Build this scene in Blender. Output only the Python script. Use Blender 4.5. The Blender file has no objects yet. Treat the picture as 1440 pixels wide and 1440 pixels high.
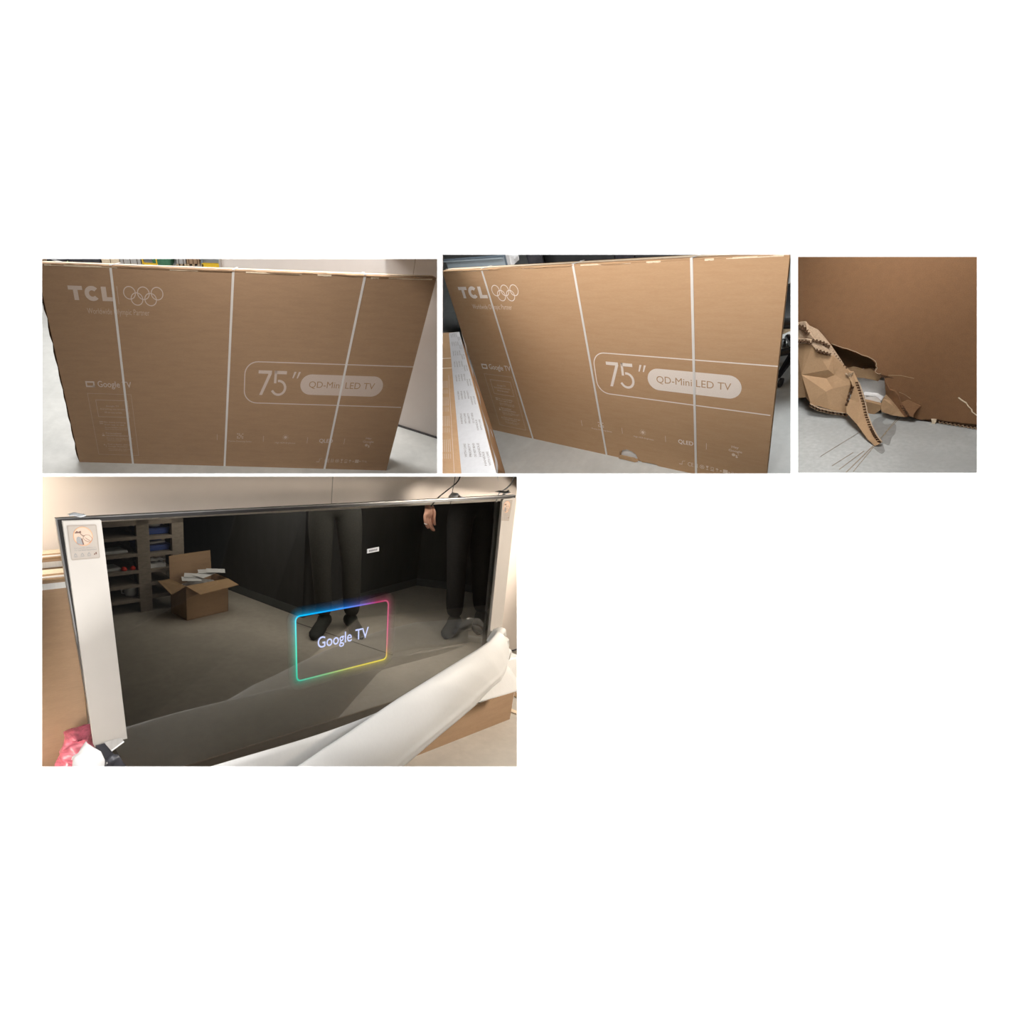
import bpy, bmesh, math, random
from mathutils import Vector, Matrix

# ---------------------------------------------------------------- camera, world, lights
SC = bpy.context.scene
COL = SC.collection
PX, PY, FOC = 450.0, 850.0, 780.0          # principal point and focal length, in pixels of a 1440 frame
PITCH = math.radians(38)
CAMH = 1.80
_cs, _sn = math.cos(PITCH), math.sin(PITCH)
# camera axes (right, down, forward) in the world
C2W = Matrix(((1, 0, 0, 0), (0, -_sn, _cs, 0), (0, -_cs, -_sn, CAMH), (0, 0, 0, 1)))
cam = bpy.data.objects.new('camera', bpy.data.cameras.new('camera'))
COL.objects.link(cam)
cam.location = (0, 0, CAMH)
cam.rotation_euler = (math.pi / 2 - PITCH, 0, 0)
cam.data.sensor_width = 36
cam.data.lens = 36 * FOC / 1440
cam.data.shift_x = (720 - PX) / 1440
cam.data.shift_y = (PY - 720) / 1440
cam.data.clip_start = 0.02
SC.camera = cam
w = bpy.data.worlds.new('world'); SC.world = w; w.use_nodes = True
w.node_tree.nodes['Background'].inputs[0].default_value = (1, 1, 1, 1)
w.node_tree.nodes['Background'].inputs[1].default_value = 0.02
SC.view_settings.view_transform = 'Standard'
SC.view_settings.look = 'None'
SC.view_settings.exposure = 0
SC.view_settings.gamma = 1
SC.view_settings.use_curve_mapping = False
SC.cycles.use_denoising = True


def area_light(name, pos, target, sx, sy, power, color=(1, 1, 1)):
    """pos and target in camera coordinates."""
    ld = bpy.data.lights.new(name, 'AREA')
    ld.shape = 'RECTANGLE'; ld.size = sx; ld.size_y = sy
    ld.energy = power; ld.color = color
    o = bpy.data.objects.new(name, ld); COL.objects.link(o)
    a = C2W @ Vector(pos); b = C2W @ Vector(target)
    o.location = a
    o.rotation_euler = (b - a).to_track_quat('-Z', 'Y').to_euler()
    return o


ZB = 1.22                                    # distance of the white front wall
BC = (0.42, -0.2, ZB)
area_light('added_front_lamp', (0.42, -2.3, 0.25), BC, 3.6, 0.5, 95)  # added lamps round the frame, driving the front wall to pure white
area_light('added_front_lamp', (-1.75, -0.2, 0.25), BC, 0.5, 3.4, 95)
area_light('added_front_lamp', (2.6, -0.2, 0.25), BC, 0.5, 3.4, 95)
area_light('added_front_lamp', (0.42, 2.2, 0.25), BC, 3.6, 0.5, 95)
area_light('added_front_lamp', (0.25, -0.25, -0.8), BC, 0.8, 0.8, 40)  # added soft fill near the camera, reaching into all four rooms


def ray(x, y):
    return Vector(((x - PX) / FOC, (y - PY) / FOC, 1.0))


class Room:
    """A room with its own upright frame: X along the front of its main object, Y away from the viewer, Z up."""

    def __init__(s, O, A):
        s.O = Vector(O)
        s.A = [Vector(a) for a in A]
        m = Matrix.Identity(4)
        for j in range(3):
            for i in range(3):
                m[i][j] = s.A[j][i]
            m[j][3] = s.O[j]
        s.L2C = m
        s.W = C2W @ m
        s.eye = s.loc((0, 0, 0))

    def loc(s, c):
        d = Vector(c) - s.O
        return Vector([d.dot(a) for a in s.A])

    def cam(s, l):
        return s.L2C @ Vector(l)

    def dirn(s, x, y):
        r = ray(x, y)
        return Vector([r.dot(a) for a in s.A])

    def at(s, x, y, ax, v):
        d = s.dirn(x, y)
        return s.eye + d * ((v - s.eye[ax]) / d[ax])

    def plane(s, x, y, p, n):
        d = s.dirn(x, y)
        return s.eye + d * ((Vector(p) - s.eye).dot(n) / d.dot(n))

    def light(s, name, l, t, sx, sy, power, color=(1, 1, 1)):
        return area_light(name, s.cam(l), s.cam(t), sx, sy, power, color)


R1 = Room((-1.4446538, -0.8558537, 3.3328304), ((0.9994059, 0.0211452, 0.027218), (-0.0024909, -0.7433189, 0.6689325), (0.0343763, -0.6686029, -0.7428246)))
R2 = Room((1.3381702, -1.3535958, 4.2971297), ((0.5553314, 0.4015301, -0.7282723), (0.6915283, -0.7093945, 0.136191), (-0.4619476, -0.5792521, -0.6716185)))
R4 = Room((-0.6057173, 0.6707261, 1.6097427), ((0.8268689, -0.1398181, 0.5447372), (-0.5606234, -0.2817358, 0.7786696), (0.0445998, -0.9492501, -0.3113439)))
R3 = Room([v * 1.25 for v in (1.46, -0.558, 1.56)], ((0.550646, 0.4458643, -0.7056869), (0.7613302, -0.6149197, 0.2055483), (-0.3422941, -0.6504451, -0.678053)))

# unseen lamps of the four rooms, most of them added as fill
WARM = (1.0, 0.9, 0.78)
R1.light('unseen_lamp', (0.2, 1.3, 2.3), (0.4, 1.2, 0), 1.8, 0.9, 95, (1, 0.99, 0.98))
R1.light('unseen_lamp', (1.05, -0.55, 1.72), (1.1, -0.05, -0.4), 0.4, 0.3, 9.0, (1, 0.93, 0.86))  # added fill for the carton front
R1.light('unseen_lamp', (1.58, 0.20, 1.74), (2.1, 0.35, 0.2), 0.2, 0.2, 11, (1, 0.98, 0.96))  # added to lift the greige wall and the floor at right
area_light('unseen_lamp', ray(570, 292) * 2.4, R2.cam((0.9, 0, 0.2)), 0.08, 0.08, 10, (1, 0.95, 0.9))  # added; the step in the room shell cuts its light at lower left
R2.light('unseen_lamp', (1.45, -1.10, 2.20), (1.05, -0.2, -0.4), 0.3, 0.2, 21, (1, 0.96, 0.92))
R2.light('unseen_lamp', (1.6, 1.3, 1.3), (1.7, 0.5, 0), 0.4, 0.4, 18, (0.95, 0.98, 1.0))
R2.light('unseen_lamp', (0.3, 0.25, 1.9), (-0.6, 0.8, 0.9), 0.2, 0.2, 12, (0.95, 0.98, 1.0))  # added to brighten the pale blue panel
R2.light('unseen_lamp', (2.05, -0.90, 1.90), (1.6, 0.0, 0.1), 0.08, 0.06, 8, (1, 0.96, 0.92))  # added to even out the carton front at right
R3.light('unseen_lamp', (0.0, -0.28, 0.76), (0.06, -0.60, 0.0), 0.22, 0.14, 5.8, (1, 0.97, 0.95))
R4.light('unseen_lamp', (-0.25, 0.24, 0.93), (1.0, 0.41, 0.95), 0.12, 0.10, 1.8, WARM)  # added for the near stretch of the beige wall
R4.light('unseen_lamp', (2.35, 0.04, 0.55), (1.2, 0.41, 0.95), 0.15, 0.12, 3.6, WARM)  # added for the far stretch of the beige wall
R4.light('unseen_lamp', (2.05, -0.95, 0.94), (1.0, 0.0, 0.4), 0.3, 0.12, 27, WARM)  # added for the sheets, strips and wall top
R4.light('unseen_lamp', (-0.38, -0.12, 0.30), (-0.08, 0.13, 0.45), 0.10, 0.10, 5.0, WARM)  # added close fill for the strapped cartons
R4.light('unseen_lamp', (1.5, 1.35, 0.76), (1.5, 1.4, -0.05), 1.6, 0.5, 11, (1, 0.94, 0.84))  # added above the mirror-image room behind the screen

# ---------------------------------------------------------------- materials
MATS = {}


def mat(name, col, rough=0.7, var=0.10, scale=25.0, stretch=(1, 1, 1), bump=0.0, spec=0.3, metal=0.0, dark=None, fac=0.0, alpha=1.0):
    """Principled material with noise in its colour and fine relief; DARK and FAC add a second, blotchy tone."""
    if name in MATS:
        return MATS[name]
    m = bpy.data.materials.new(name); m.use_nodes = True
    nt = m.node_tree; N = nt.nodes; L = nt.links
    b = N['Principled BSDF']
    b.inputs['Roughness'].default_value = rough
    b.inputs['Metallic'].default_value = metal
    b.inputs['Specular IOR Level'].default_value = spec
    if alpha < 1:
        b.inputs['Alpha'].default_value = alpha
    tc = N.new('ShaderNodeTexCoord'); mp = N.new('ShaderNodeMapping')
    mp.inputs['Scale'].default_value = stretch
    L.new(tc.outputs['Object'], mp.inputs['Vector'])
    ns = N.new('ShaderNodeTexNoise'); ns.inputs['Scale'].default_value = scale; ns.inputs['Detail'].default_value = 5
    L.new(mp.outputs['Vector'], ns.inputs['Vector'])
    rp = N.new('ShaderNodeValToRGB')
    c = Vector(col)
    rp.color_ramp.elements[0].position = 0.3; rp.color_ramp.elements[1].position = 0.7
    rp.color_ramp.elements[0].color = (*(c * (1 - var)), 1)
    rp.color_ramp.elements[1].color = (*[min(1, x * (1 + var)) for x in c], 1)
    L.new(ns.outputs['Fac'], rp.inputs['Fac'])
    out = rp.outputs['Color']
    if dark:
        n2 = N.new('ShaderNodeTexNoise'); n2.inputs['Scale'].default_value = scale * 0.12; n2.inputs['Detail'].default_value = 7
        n2.inputs['Roughness'].default_value = 0.65
        L.new(mp.outputs['Vector'], n2.inputs['Vector'])
        r2 = N.new('ShaderNodeValToRGB')
        r2.color_ramp.elements[0].position = 0.42; r2.color_ramp.elements[1].position = 0.68
        r2.color_ramp.elements[0].color = (0, 0, 0, 1); r2.color_ramp.elements[1].color = (fac, fac, fac, 1)
        L.new(n2.outputs['Fac'], r2.inputs['Fac'])
        mx = N.new('ShaderNodeMix'); mx.data_type = 'RGBA'
        L.new(r2.outputs['Color'], mx.inputs['Factor'])
        L.new(out, mx.inputs['A']); mx.inputs['B'].default_value = (*dark, 1)
        out = mx.outputs['Result']
    L.new(out, b.inputs['Base Color'])
    if bump:
        bp = N.new('ShaderNodeBump'); bp.inputs['Strength'].default_value = bump; bp.inputs['Distance'].default_value = 0.004
        L.new(ns.outputs['Fac'], bp.inputs['Height']); L.new(bp.outputs['Normal'], b.inputs['Normal'])
    MATS[name] = m
    return m


def emit_mat(name, col, strength):
    m = bpy.data.materials.new(name); m.use_nodes = True
    nt = m.node_tree
    for n in list(nt.nodes):
        if n.type == 'BSDF_PRINCIPLED':
            nt.nodes.remove(n)
    e = nt.nodes.new('ShaderNodeEmission'); e.inputs[0].default_value = (*col, 1); e.inputs[1].default_value = strength
    nt.links.new(e.outputs[0], nt.nodes['Material Output'].inputs['Surface'])
    MATS[name] = m
    return m


mat('board_white', (0.95, 0.95, 0.95), 0.9, 0.005, 40, spec=0.0)
mat('board_back', (0.03, 0.028, 0.026), 0.95, spec=0.0)
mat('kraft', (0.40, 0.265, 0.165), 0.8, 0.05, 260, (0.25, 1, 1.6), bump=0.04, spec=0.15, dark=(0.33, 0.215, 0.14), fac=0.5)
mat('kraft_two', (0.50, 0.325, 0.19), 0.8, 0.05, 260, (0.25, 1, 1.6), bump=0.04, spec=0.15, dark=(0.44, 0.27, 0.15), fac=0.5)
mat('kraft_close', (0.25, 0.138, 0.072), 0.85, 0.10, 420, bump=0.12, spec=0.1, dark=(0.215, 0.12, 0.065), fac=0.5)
mat('kraft_inner', (0.41, 0.27, 0.155), 0.85, 0.06, 200, bump=0.06, spec=0.1, dark=(0.35, 0.225, 0.13), fac=0.5)
mat('kraft_torn', (0.46, 0.34, 0.235), 0.9, 0.18, 300, bump=0.3, spec=0.05)
mat('kraft_gap_shade', (0.085, 0.05, 0.03), 0.9, 0.2, 300, spec=0.05)  # very dark brown, the shade inside flutes and gaps put into the colour
mat('kraft_pale', (0.80, 0.67, 0.50), 0.85, 0.08, 120, spec=0.1)
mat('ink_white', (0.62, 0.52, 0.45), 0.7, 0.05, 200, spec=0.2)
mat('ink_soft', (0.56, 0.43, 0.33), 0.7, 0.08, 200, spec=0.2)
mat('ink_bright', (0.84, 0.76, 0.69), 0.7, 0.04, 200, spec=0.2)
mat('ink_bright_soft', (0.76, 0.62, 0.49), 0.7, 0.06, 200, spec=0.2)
mat('strap', (0.74, 0.72, 0.69), 0.35, 0.04, 300, (1, 1, 0.05), spec=0.5)
mat('concrete', (0.60, 0.605, 0.58), 0.55, 0.05, 22, bump=0.05, spec=0.4, dark=(0.46, 0.465, 0.445), fac=0.6)
mat('concrete_dim', (0.56, 0.575, 0.56), 0.5, 0.06, 22, bump=0.05, spec=0.4, dark=(0.46, 0.47, 0.455), fac=0.6)
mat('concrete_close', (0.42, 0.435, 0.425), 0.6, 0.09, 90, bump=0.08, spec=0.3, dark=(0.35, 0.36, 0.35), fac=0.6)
mat('concrete_warm', (0.52, 0.475, 0.41), 0.6, 0.06, 30, bump=0.05, spec=0.3, dark=(0.45, 0.41, 0.355), fac=0.6)
mat('wall_greige', (0.70, 0.665, 0.64), 0.6, 0.02, 8, spec=0.2)
mat('wall_beige', (0.84, 0.75, 0.665), 0.6, 0.02, 8, spec=0.2)
mat('joint', (0.10, 0.10, 0.10), 0.8)
mat('joint_soft', (0.40, 0.36, 0.33), 0.8)
mat('shell_pale', (0.38, 0.36, 0.34), 0.9, 0.03, 5, spec=0.0)
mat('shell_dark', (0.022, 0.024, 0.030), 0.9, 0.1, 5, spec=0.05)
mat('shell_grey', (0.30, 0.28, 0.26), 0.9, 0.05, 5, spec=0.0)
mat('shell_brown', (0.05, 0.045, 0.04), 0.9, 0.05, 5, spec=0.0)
mat('yellow_steel', (0.85, 0.55, 0.04), 0.4, 0.06, 60)
mat('grey_steel', (0.30, 0.36, 0.40), 0.4, 0.08, 60, metal=0.3)
mat('green_plastic', (0.07, 0.21, 0.12), 0.5, 0.15, 30)
mat('red_plastic', (0.70, 0.05, 0.03), 0.4, 0.08, 40)
mat('black_plastic', (0.012, 0.012, 0.013), 0.35, 0.2, 60, spec=0.5)
mat('black_film', (0.05, 0.05, 0.06), 0.3, 0.3, 15, bump=0.6, spec=0.6)
mat('grey_film', (0.46, 0.44, 0.42), 0.3, 0.12, 20, (4, 1, 1), bump=0.3, spec=0.6)
mat('paper', (0.70, 0.705, 0.71), 0.7, 0.02, 60)
mat('tape_paper', (0.56, 0.57, 0.59), 0.5, 0.03, 60)
mat('paper_green', (0.55, 0.72, 0.36), 0.7, 0.05, 60)
mat('ink_black', (0.03, 0.03, 0.035), 0.7)
mat('ink_grey', (0.27, 0.26, 0.25), 0.7)
mat('wood', (0.56, 0.42, 0.27), 0.75, 0.15, 40, (1, 6, 6), bump=0.1)
mat('shelf_wood', (0.27, 0.23, 0.19), 0.75, 0.12, 30, (1, 4, 4), bump=0.1)
mat('panel_blue', (0.55, 0.64, 0.70), 0.4, 0.03, 20)
mat('rail_grey', (0.20, 0.25, 0.30), 0.4, 0.05, 30)
mat('white_plastic', (0.80, 0.80, 0.80), 0.4, 0.02, 30)
mat('strip_white', (0.45, 0.415, 0.375), 0.45, 0.015, 20, spec=0.35)
mat('sticker_beige', (0.36, 0.315, 0.27), 0.5, 0.03, 60)
mat('sticker_line', (0.26, 0.22, 0.19), 0.5)
mat('orange_ink', (0.80, 0.33, 0.14), 0.6)
mat('brown_ink', (0.16, 0.09, 0.07), 0.6)
mat('skin_ink', (0.52, 0.40, 0.31), 0.6)
mat('foam_sheet', (0.84, 0.83, 0.81), 0.45, 0.02, 60, (3, 1, 1), bump=0.05, spec=0.4)
def translucent(name, col, fac):
    m = MATS[name]; nt = m.node_tree; b = nt.nodes['Principled BSDF']; out = nt.nodes['Material Output']
    t = nt.nodes.new('ShaderNodeBsdfTranslucent'); t.inputs[0].default_value = (*col, 1)
    x = nt.nodes.new('ShaderNodeMixShader'); x.inputs[0].default_value = fac
    nt.links.new(b.outputs[0], x.inputs[1]); nt.links.new(t.outputs[0], x.inputs[2]); nt.links.new(x.outputs[0], out.inputs['Surface'])


translucent('foam_sheet', (0.9, 0.89, 0.87), 0.35)
mat('foam_block', (0.86, 0.85, 0.83), 0.6, 0.03, 200, bump=0.1)
mat('pink_wrap', (0.62, 0.15, 0.20), 0.3, 0.35, 45, (1, 1, 3), bump=0.5, spec=0.6)
mat('white_bag', (0.70, 0.68, 0.67), 0.35, 0.04, 20, bump=0.3, spec=0.5)
mat('bezel', (0.025, 0.023, 0.022), 0.3, 0.1, 40, spec=0.5)
mat('bezel_edge', (0.30, 0.29, 0.28), 0.3, 0.08, 40, metal=0.7)
mat('clear_film', (0.72, 0.74, 0.75), 0.15, 0.08, 40, bump=0.4, spec=0.7)
mat('dark_wall', (0.045, 0.047, 0.05), 0.6, 0.1, 20, (1, 1, 0.2))
mat('dark_skirting', (0.09, 0.10, 0.105), 0.5, 0.08, 20)
mat('trouser_grey', (0.04, 0.04, 0.037), 0.9, 0.2, 150, bump=0.3)
mat('trouser_black', (0.035, 0.034, 0.036), 0.9, 0.2, 150, bump=0.3)
mat('shoe', (0.035, 0.037, 0.034), 0.6, 0.2, 80)
mat('skin', (0.56, 0.30, 0.22), 0.55, 0.08, 60)
mat('silver', (0.8, 0.8, 0.8), 0.2, 0.02, 50, metal=1.0)
mat('blue_bin', (0.05, 0.09, 0.30), 0.4, 0.1, 30)
mat('glass_bowl', (0.55, 0.56, 0.56), 0.3, 0.05, 30)
mat('stain', (0.27, 0.275, 0.265), 0.35, 0.1, 60, spec=0.5)
mat('scratch', (0.30, 0.26, 0.20), 0.8, 0.25, 120)

# ---------------------------------------------------------------- mesh builder
PROPS = ('label', 'category', 'group', 'kind')


def tag(o, label=None, cat=None, group=None, kind=None):
    for k, v in zip(PROPS, (label, cat, group, kind)):
        if v:
            o[k] = v
    return o


def thing(name, room, base, label, cat, group=None):
    o = bpy.data.objects.new(name, None); COL.objects.link(o)
    o.empty_display_size = 0.05
    o.matrix_world = room.W @ Matrix.Translation(Vector(base))
    o['_base'] = tuple(base)
    return tag(o, label, cat, group)


class MB:
    """Collects faces given in a room's coordinates and links them as one mesh object."""

    def __init__(s):
        s.v = []; s.f = []; s.mi = []

    def add(s, vs, fs, mi=0):
        b = len(s.v); s.v += [Vector(v) for v in vs]
        s.f += [tuple(b + i for i in f) for f in fs]; s.mi += [mi] * len(fs)
        return s

    def hexa(s, p, mi=0):                      # 8 points: bottom ring of 4, top ring of 4
        return s.add(p, [(3, 2, 1, 0), (4, 5, 6, 7), (0, 1, 5, 4), (1, 2, 6, 5), (2, 3, 7, 6), (3, 0, 4, 7)], mi)

    def box(s, a, b, mi=0):
        (x0, y0, z0), (x1, y1, z1) = a, b
        return s.hexa([(x0, y0, z0), (x1, y0, z0), (x1, y1, z0), (x0, y1, z0), (x0, y0, z1), (x1, y0, z1), (x1, y1, z1), (x0, y1, z1)], mi)

    def slab(s, pts, off, mi=0):
        """A flat or creased outline PTS (list of Vector) with thickness OFF (Vector)."""
        n = len(pts); off = Vector(off)
        tri = fill(pts)
        s.add(list(pts) + [Vector(q) + off for q in pts],
              [t for t in tri] + [tuple(n + i for i in reversed(t)) for t in tri] + [(i, (i + 1) % n, n + (i + 1) % n, n + i) for i in range(n)], mi)
        return s

    def flat(s, pts, mi=0):
        return s.add(pts, fill(pts), mi)

    def bar(s, a, b, wd, th, up, mi=0):
        """A straight bar from A to B, WD wide across UP, TH thick along UP."""
        a, b, up = Vector(a), Vector(b), Vector(up).normalized()
        d = (b - a).normalized(); sd = d.cross(up).normalized() * (wd / 2); u = up * (th / 2)
        return s.hexa([a - sd - u, a + sd - u, b + sd - u, b - sd - u, a - sd + u, a + sd + u, b + sd + u, b - sd + u], mi)

    def tube(s, pts, rad, n=8, mi=0, flat=1.0, cap=True):
        pts = [Vector(q) for q in pts]
        rad = rad if isinstance(rad, (list, tuple)) else [rad] * len(pts)
        b = len(s.v); ref = None
        for i, q in enumerate(pts):
            d = (pts[min(i + 1, len(pts) - 1)] - pts[max(i - 1, 0)]).normalized()
            if ref is None:
                ref = Vector((0, 0, 1)) if abs(d.z) < 0.9 else Vector((1, 0, 0))
            a = d.cross(ref).normalized(); c = d.cross(a).normalized(); ref = -c if False else a.cross(d).normalized()
            for k in range(n):
                t = 2 * math.pi * k / n
                s.v.append(q + a * (math.cos(t) * rad[i]) + c * (math.sin(t) * rad[i] * flat))
        for i in range(len(pts) - 1):
            for k in range(n):
                s.f.append((b + i * n + k, b + i * n + (k + 1) % n, b + (i + 1) * n + (k + 1) % n, b + (i + 1) * n + k)); s.mi.append(mi)
        if cap:
            s.f.append(tuple(b + k for k in reversed(range(n)))); s.mi.append(mi)
            e = b + (len(pts) - 1) * n
            s.f.append(tuple(e + k for k in range(n))); s.mi.append(mi)
        return s

    def grid(s, fn, nu, nv, mi=0):
        b = len(s.v)
        for j in range(nv + 1):
            for i in range(nu + 1):
                s.v.append(Vector(fn(i / nu, j / nv)))
        for j in range(nv):
            for i in range(nu):
                s.f.append((b + j * (nu + 1) + i, b + j * (nu + 1) + i + 1, b + (j + 1) * (nu + 1) + i + 1, b + (j + 1) * (nu + 1) + i)); s.mi.append(mi)
        return s

    def build(s, name, mats, parent=None, room=None, smooth=False, bevel=0.0, solid=0.0, kind=None):
        base = Vector(parent['_base']) if parent is not None else Vector((0, 0, 0))
        me = bpy.data.meshes.new(name)
        if parent is None and s.v:
            lo = Vector([min(v[i] for v in s.v) for i in range(3)]); hi = Vector([max(v[i] for v in s.v) for i in range(3)])
            base = Vector(((lo.x + hi.x) / 2, (lo.y + hi.y) / 2, lo.z))
        me.from_pydata([v - base for v in s.v], [], s.f)
        mats = mats if isinstance(mats, (list, tuple)) else [mats]
        for m in mats:
            me.materials.append(MATS[m])
        if len(mats) > 1:
            me.polygons.foreach_set('material_index', s.mi)
        if smooth:
            me.polygons.foreach_set('use_smooth', [True] * len(me.polygons))
        me.update()
        o = bpy.data.objects.new(name, me); COL.objects.link(o)
        o['_base'] = tuple(base)
        if parent is not None:
            o.parent = parent
        else:
            o.matrix_world = (room.W if room else C2W) @ Matrix.Translation(base)
        if solid:
            md = o.modifiers.new('thickness', 'SOLIDIFY'); md.thickness = solid; md.offset = 0
        if bevel:
            md = o.modifiers.new('edge', 'BEVEL'); md.width = bevel; md.segments = 2; md.limit_method = 'ANGLE'
        if kind:
            o['kind'] = kind
        return o


def fill(pts):
    """Triangles of a possibly concave outline, in the order of the outline."""
    pts = [Vector(q) for q in pts]
    if len(pts) <= 4:
        return [tuple(range(len(pts)))]
    from mathutils.geometry import tessellate_polygon
    return [tuple(t) for t in tessellate_polygon([pts])]


_TXT = {}


def text_mesh(body, bold=0.0):
    key = (body, bold)
    if key not in _TXT:
        cu = bpy.data.curves.new('t', 'FONT'); cu.body = body; cu.offset = bold; cu.resolution_u = 4
        ob = bpy.data.objects.new('t', cu)
        COL.objects.link(ob)
        me = bpy.data.meshes.new_from_object(ob.evaluated_get(bpy.context.evaluated_depsgraph_get()))
        vs = [(v.co.x, v.co.y) for v in me.vertices]; fs = [tuple(q.vertices) for q in me.polygons]
        bpy.data.objects.remove(ob); bpy.data.curves.remove(cu); bpy.data.meshes.remove(me)
        x0 = min(v[0] for v in vs); x1 = max(v[0] for v in vs); y0 = min(v[1] for v in vs); y1 = max(v[1] for v in vs)
        _TXT[key] = ([((x - x0) / (x1 - x0), (y - y0) / (y1 - y0)) for x, y in vs], fs)
    return _TXT[key]


def put_text(mb, body, fn, x0, y0, x1, y1, bold=0.0, mi=0):
    """Lettering whose outline box is x0..x1, y0..y1 in the flat coordinates that FN maps onto a surface."""
    vs, fs = text_mesh(body, bold)
    mb.add([fn(x0 + a * (x1 - x0), y0 + b * (y1 - y0)) for a, b in vs], fs, mi)


def ring(mb, fn, cx, cy, rx, ry, wx, wy, n=40, mi=0):
    vs = []
    for k in range(n):
        t = 2 * math.pi * k / n
        vs.append(fn(cx + rx * math.cos(t), cy + ry * math.sin(t)))
        vs.append(fn(cx + (rx - wx) * math.cos(t), cy + (ry - wy) * math.sin(t)))
    mb.add(vs, [(2 * k, 2 * ((k + 1) % n), 2 * ((k + 1) % n) + 1, 2 * k + 1) for k in range(n)], mi)


def disc(mb, fn, cx, cy, rx, ry, n=24, mi=0):
    mb.add([fn(cx + rx * math.cos(2 * math.pi * k / n), cy + ry * math.sin(2 * math.pi * k / n)) for k in range(n)], [tuple(range(n))], mi)


def rect(mb, fn, x0, y0, x1, y1, mi=0):
    mb.add([fn(x0, y0), fn(x1, y0), fn(x1, y1), fn(x0, y1)], [(0, 1, 2, 3)], mi)


def frame(mb, fn, x0, y0, x1, y1, wx, wy, mi=0):
    rect(mb, fn, x0, y0, x1, y0 + wy, mi); rect(mb, fn, x0, y1 - wy, x1, y1, mi)
    rect(mb, fn, x0, y0 + wy, x0 + wx, y1 - wy, mi); rect(mb, fn, x1 - wx, y0 + wy, x1, y1 - wy, mi)


def path_line(mb, fn, pts, wx, wy, mi=0):
    """A line of width wx, wy through flat points."""
    n = len(pts); L = []; Rr = []
    for i in range(n):
        a = pts[max(i - 1, 0)]; b = pts[min(i + 1, n - 1)]
        dx, dy = (b[0] - a[0]) / wx, (b[1] - a[1]) / wy
        l = math.hypot(dx, dy) or 1
        nx, ny = -dy / l * wx / 2, dx / l * wy / 2
        L.append(fn(pts[i][0] + nx, pts[i][1] + ny)); Rr.append(fn(pts[i][0] - nx, pts[i][1] - ny))
    mb.add(L + Rr, [(i, i + 1, n + i + 1, n + i) for i in range(n - 1)], mi)


# ---------------------------------------------------------------- the white front wall and the four rooms behind it
OPEN = {1: (59, 364, 615, 666), 2: (622, 358, 1112, 666), 3: (1122, 361, 1374, 665), 4: (59, 670, 727, 1078)}


def cpt(x, y, z):
    return ray(x, y) * z


def front_wall():
    # cells of a grid cut by the edges of the openings
    xs = sorted({-900, 2300, *[o[i] for o in OPEN.values() for i in (0, 2)]})
    ys = sorted({-900, 2300, *[o[i] for o in OPEN.values() for i in (1, 3)]})
    inside = lambda i, j: any(o[0] <= xs[i] < o[2] and o[1] <= ys[j] < o[3] for o in OPEN.values())
    solid = lambda i, j: 0 <= i < len(xs) - 1 and 0 <= j < len(ys) - 1 and not inside(i, j)
    T = 0.004
    bm = bmesh.new(); cache = {}

    def vt(i, j, k):
        if (i, j, k) not in cache:
            cache[i, j, k] = bm.verts.new(cpt(xs[i], ys[j], ZB + (T if k else 0)))
        return cache[i, j, k]
    for i in range(len(xs) - 1):
        for j in range(len(ys) - 1):
            if not solid(i, j):
                continue
            f = bm.faces.new([vt(i, j, 0), vt(i + 1, j, 0), vt(i + 1, j + 1, 0), vt(i, j + 1, 0)]); f.material_index = 0
            f = bm.faces.new([vt(i, j + 1, 1), vt(i + 1, j + 1, 1), vt(i + 1, j, 1), vt(i, j, 1)]); f.material_index = 1
            for di, dj, a, b in ((-1, 0, (i, j + 1), (i, j)), (1, 0, (i + 1, j), (i + 1, j + 1)), (0, -1, (i, j), (i + 1, j)), (0, 1, (i + 1, j + 1), (i, j + 1))):
                if not solid(i + di, j + dj):
                    bm.faces.new([vt(*a, 0), vt(*a, 1), vt(*b, 1), vt(*b, 0)]).material_index = 1
    me = bpy.data.meshes.new('wall_front'); bm.to_mesh(me); bm.free()
    me.materials.append(MATS['board_white']); me.materials.append(MATS['board_back'])
    o = bpy.data.objects.new('wall_front', me); COL.objects.link(o); o.matrix_world = C2W
    tag(o, 'plain white wall with four rectangular openings onto four rooms', 'wall', kind='structure')


front_wall()


def enclosure(name, label, poly, z0, z1, m, cap=True, poly_far=None):  # added shell around a room, blocking the lamps of its neighbours
    n = len(poly); mb = MB()
    far = poly_far or poly
    mb.add([cpt(x, y, z0) for x, y in poly] + [cpt(x, y, z1) for x, y in far], [(i, (i + 1) % n, n + (i + 1) % n, n + i) for i in range(n)])
    if cap:
        mb.flat([cpt(x, y, z1) for x, y in far])
    o = mb.build(name, m)
    tag(o, label, 'wall', kind='structure')
    return o


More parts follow.
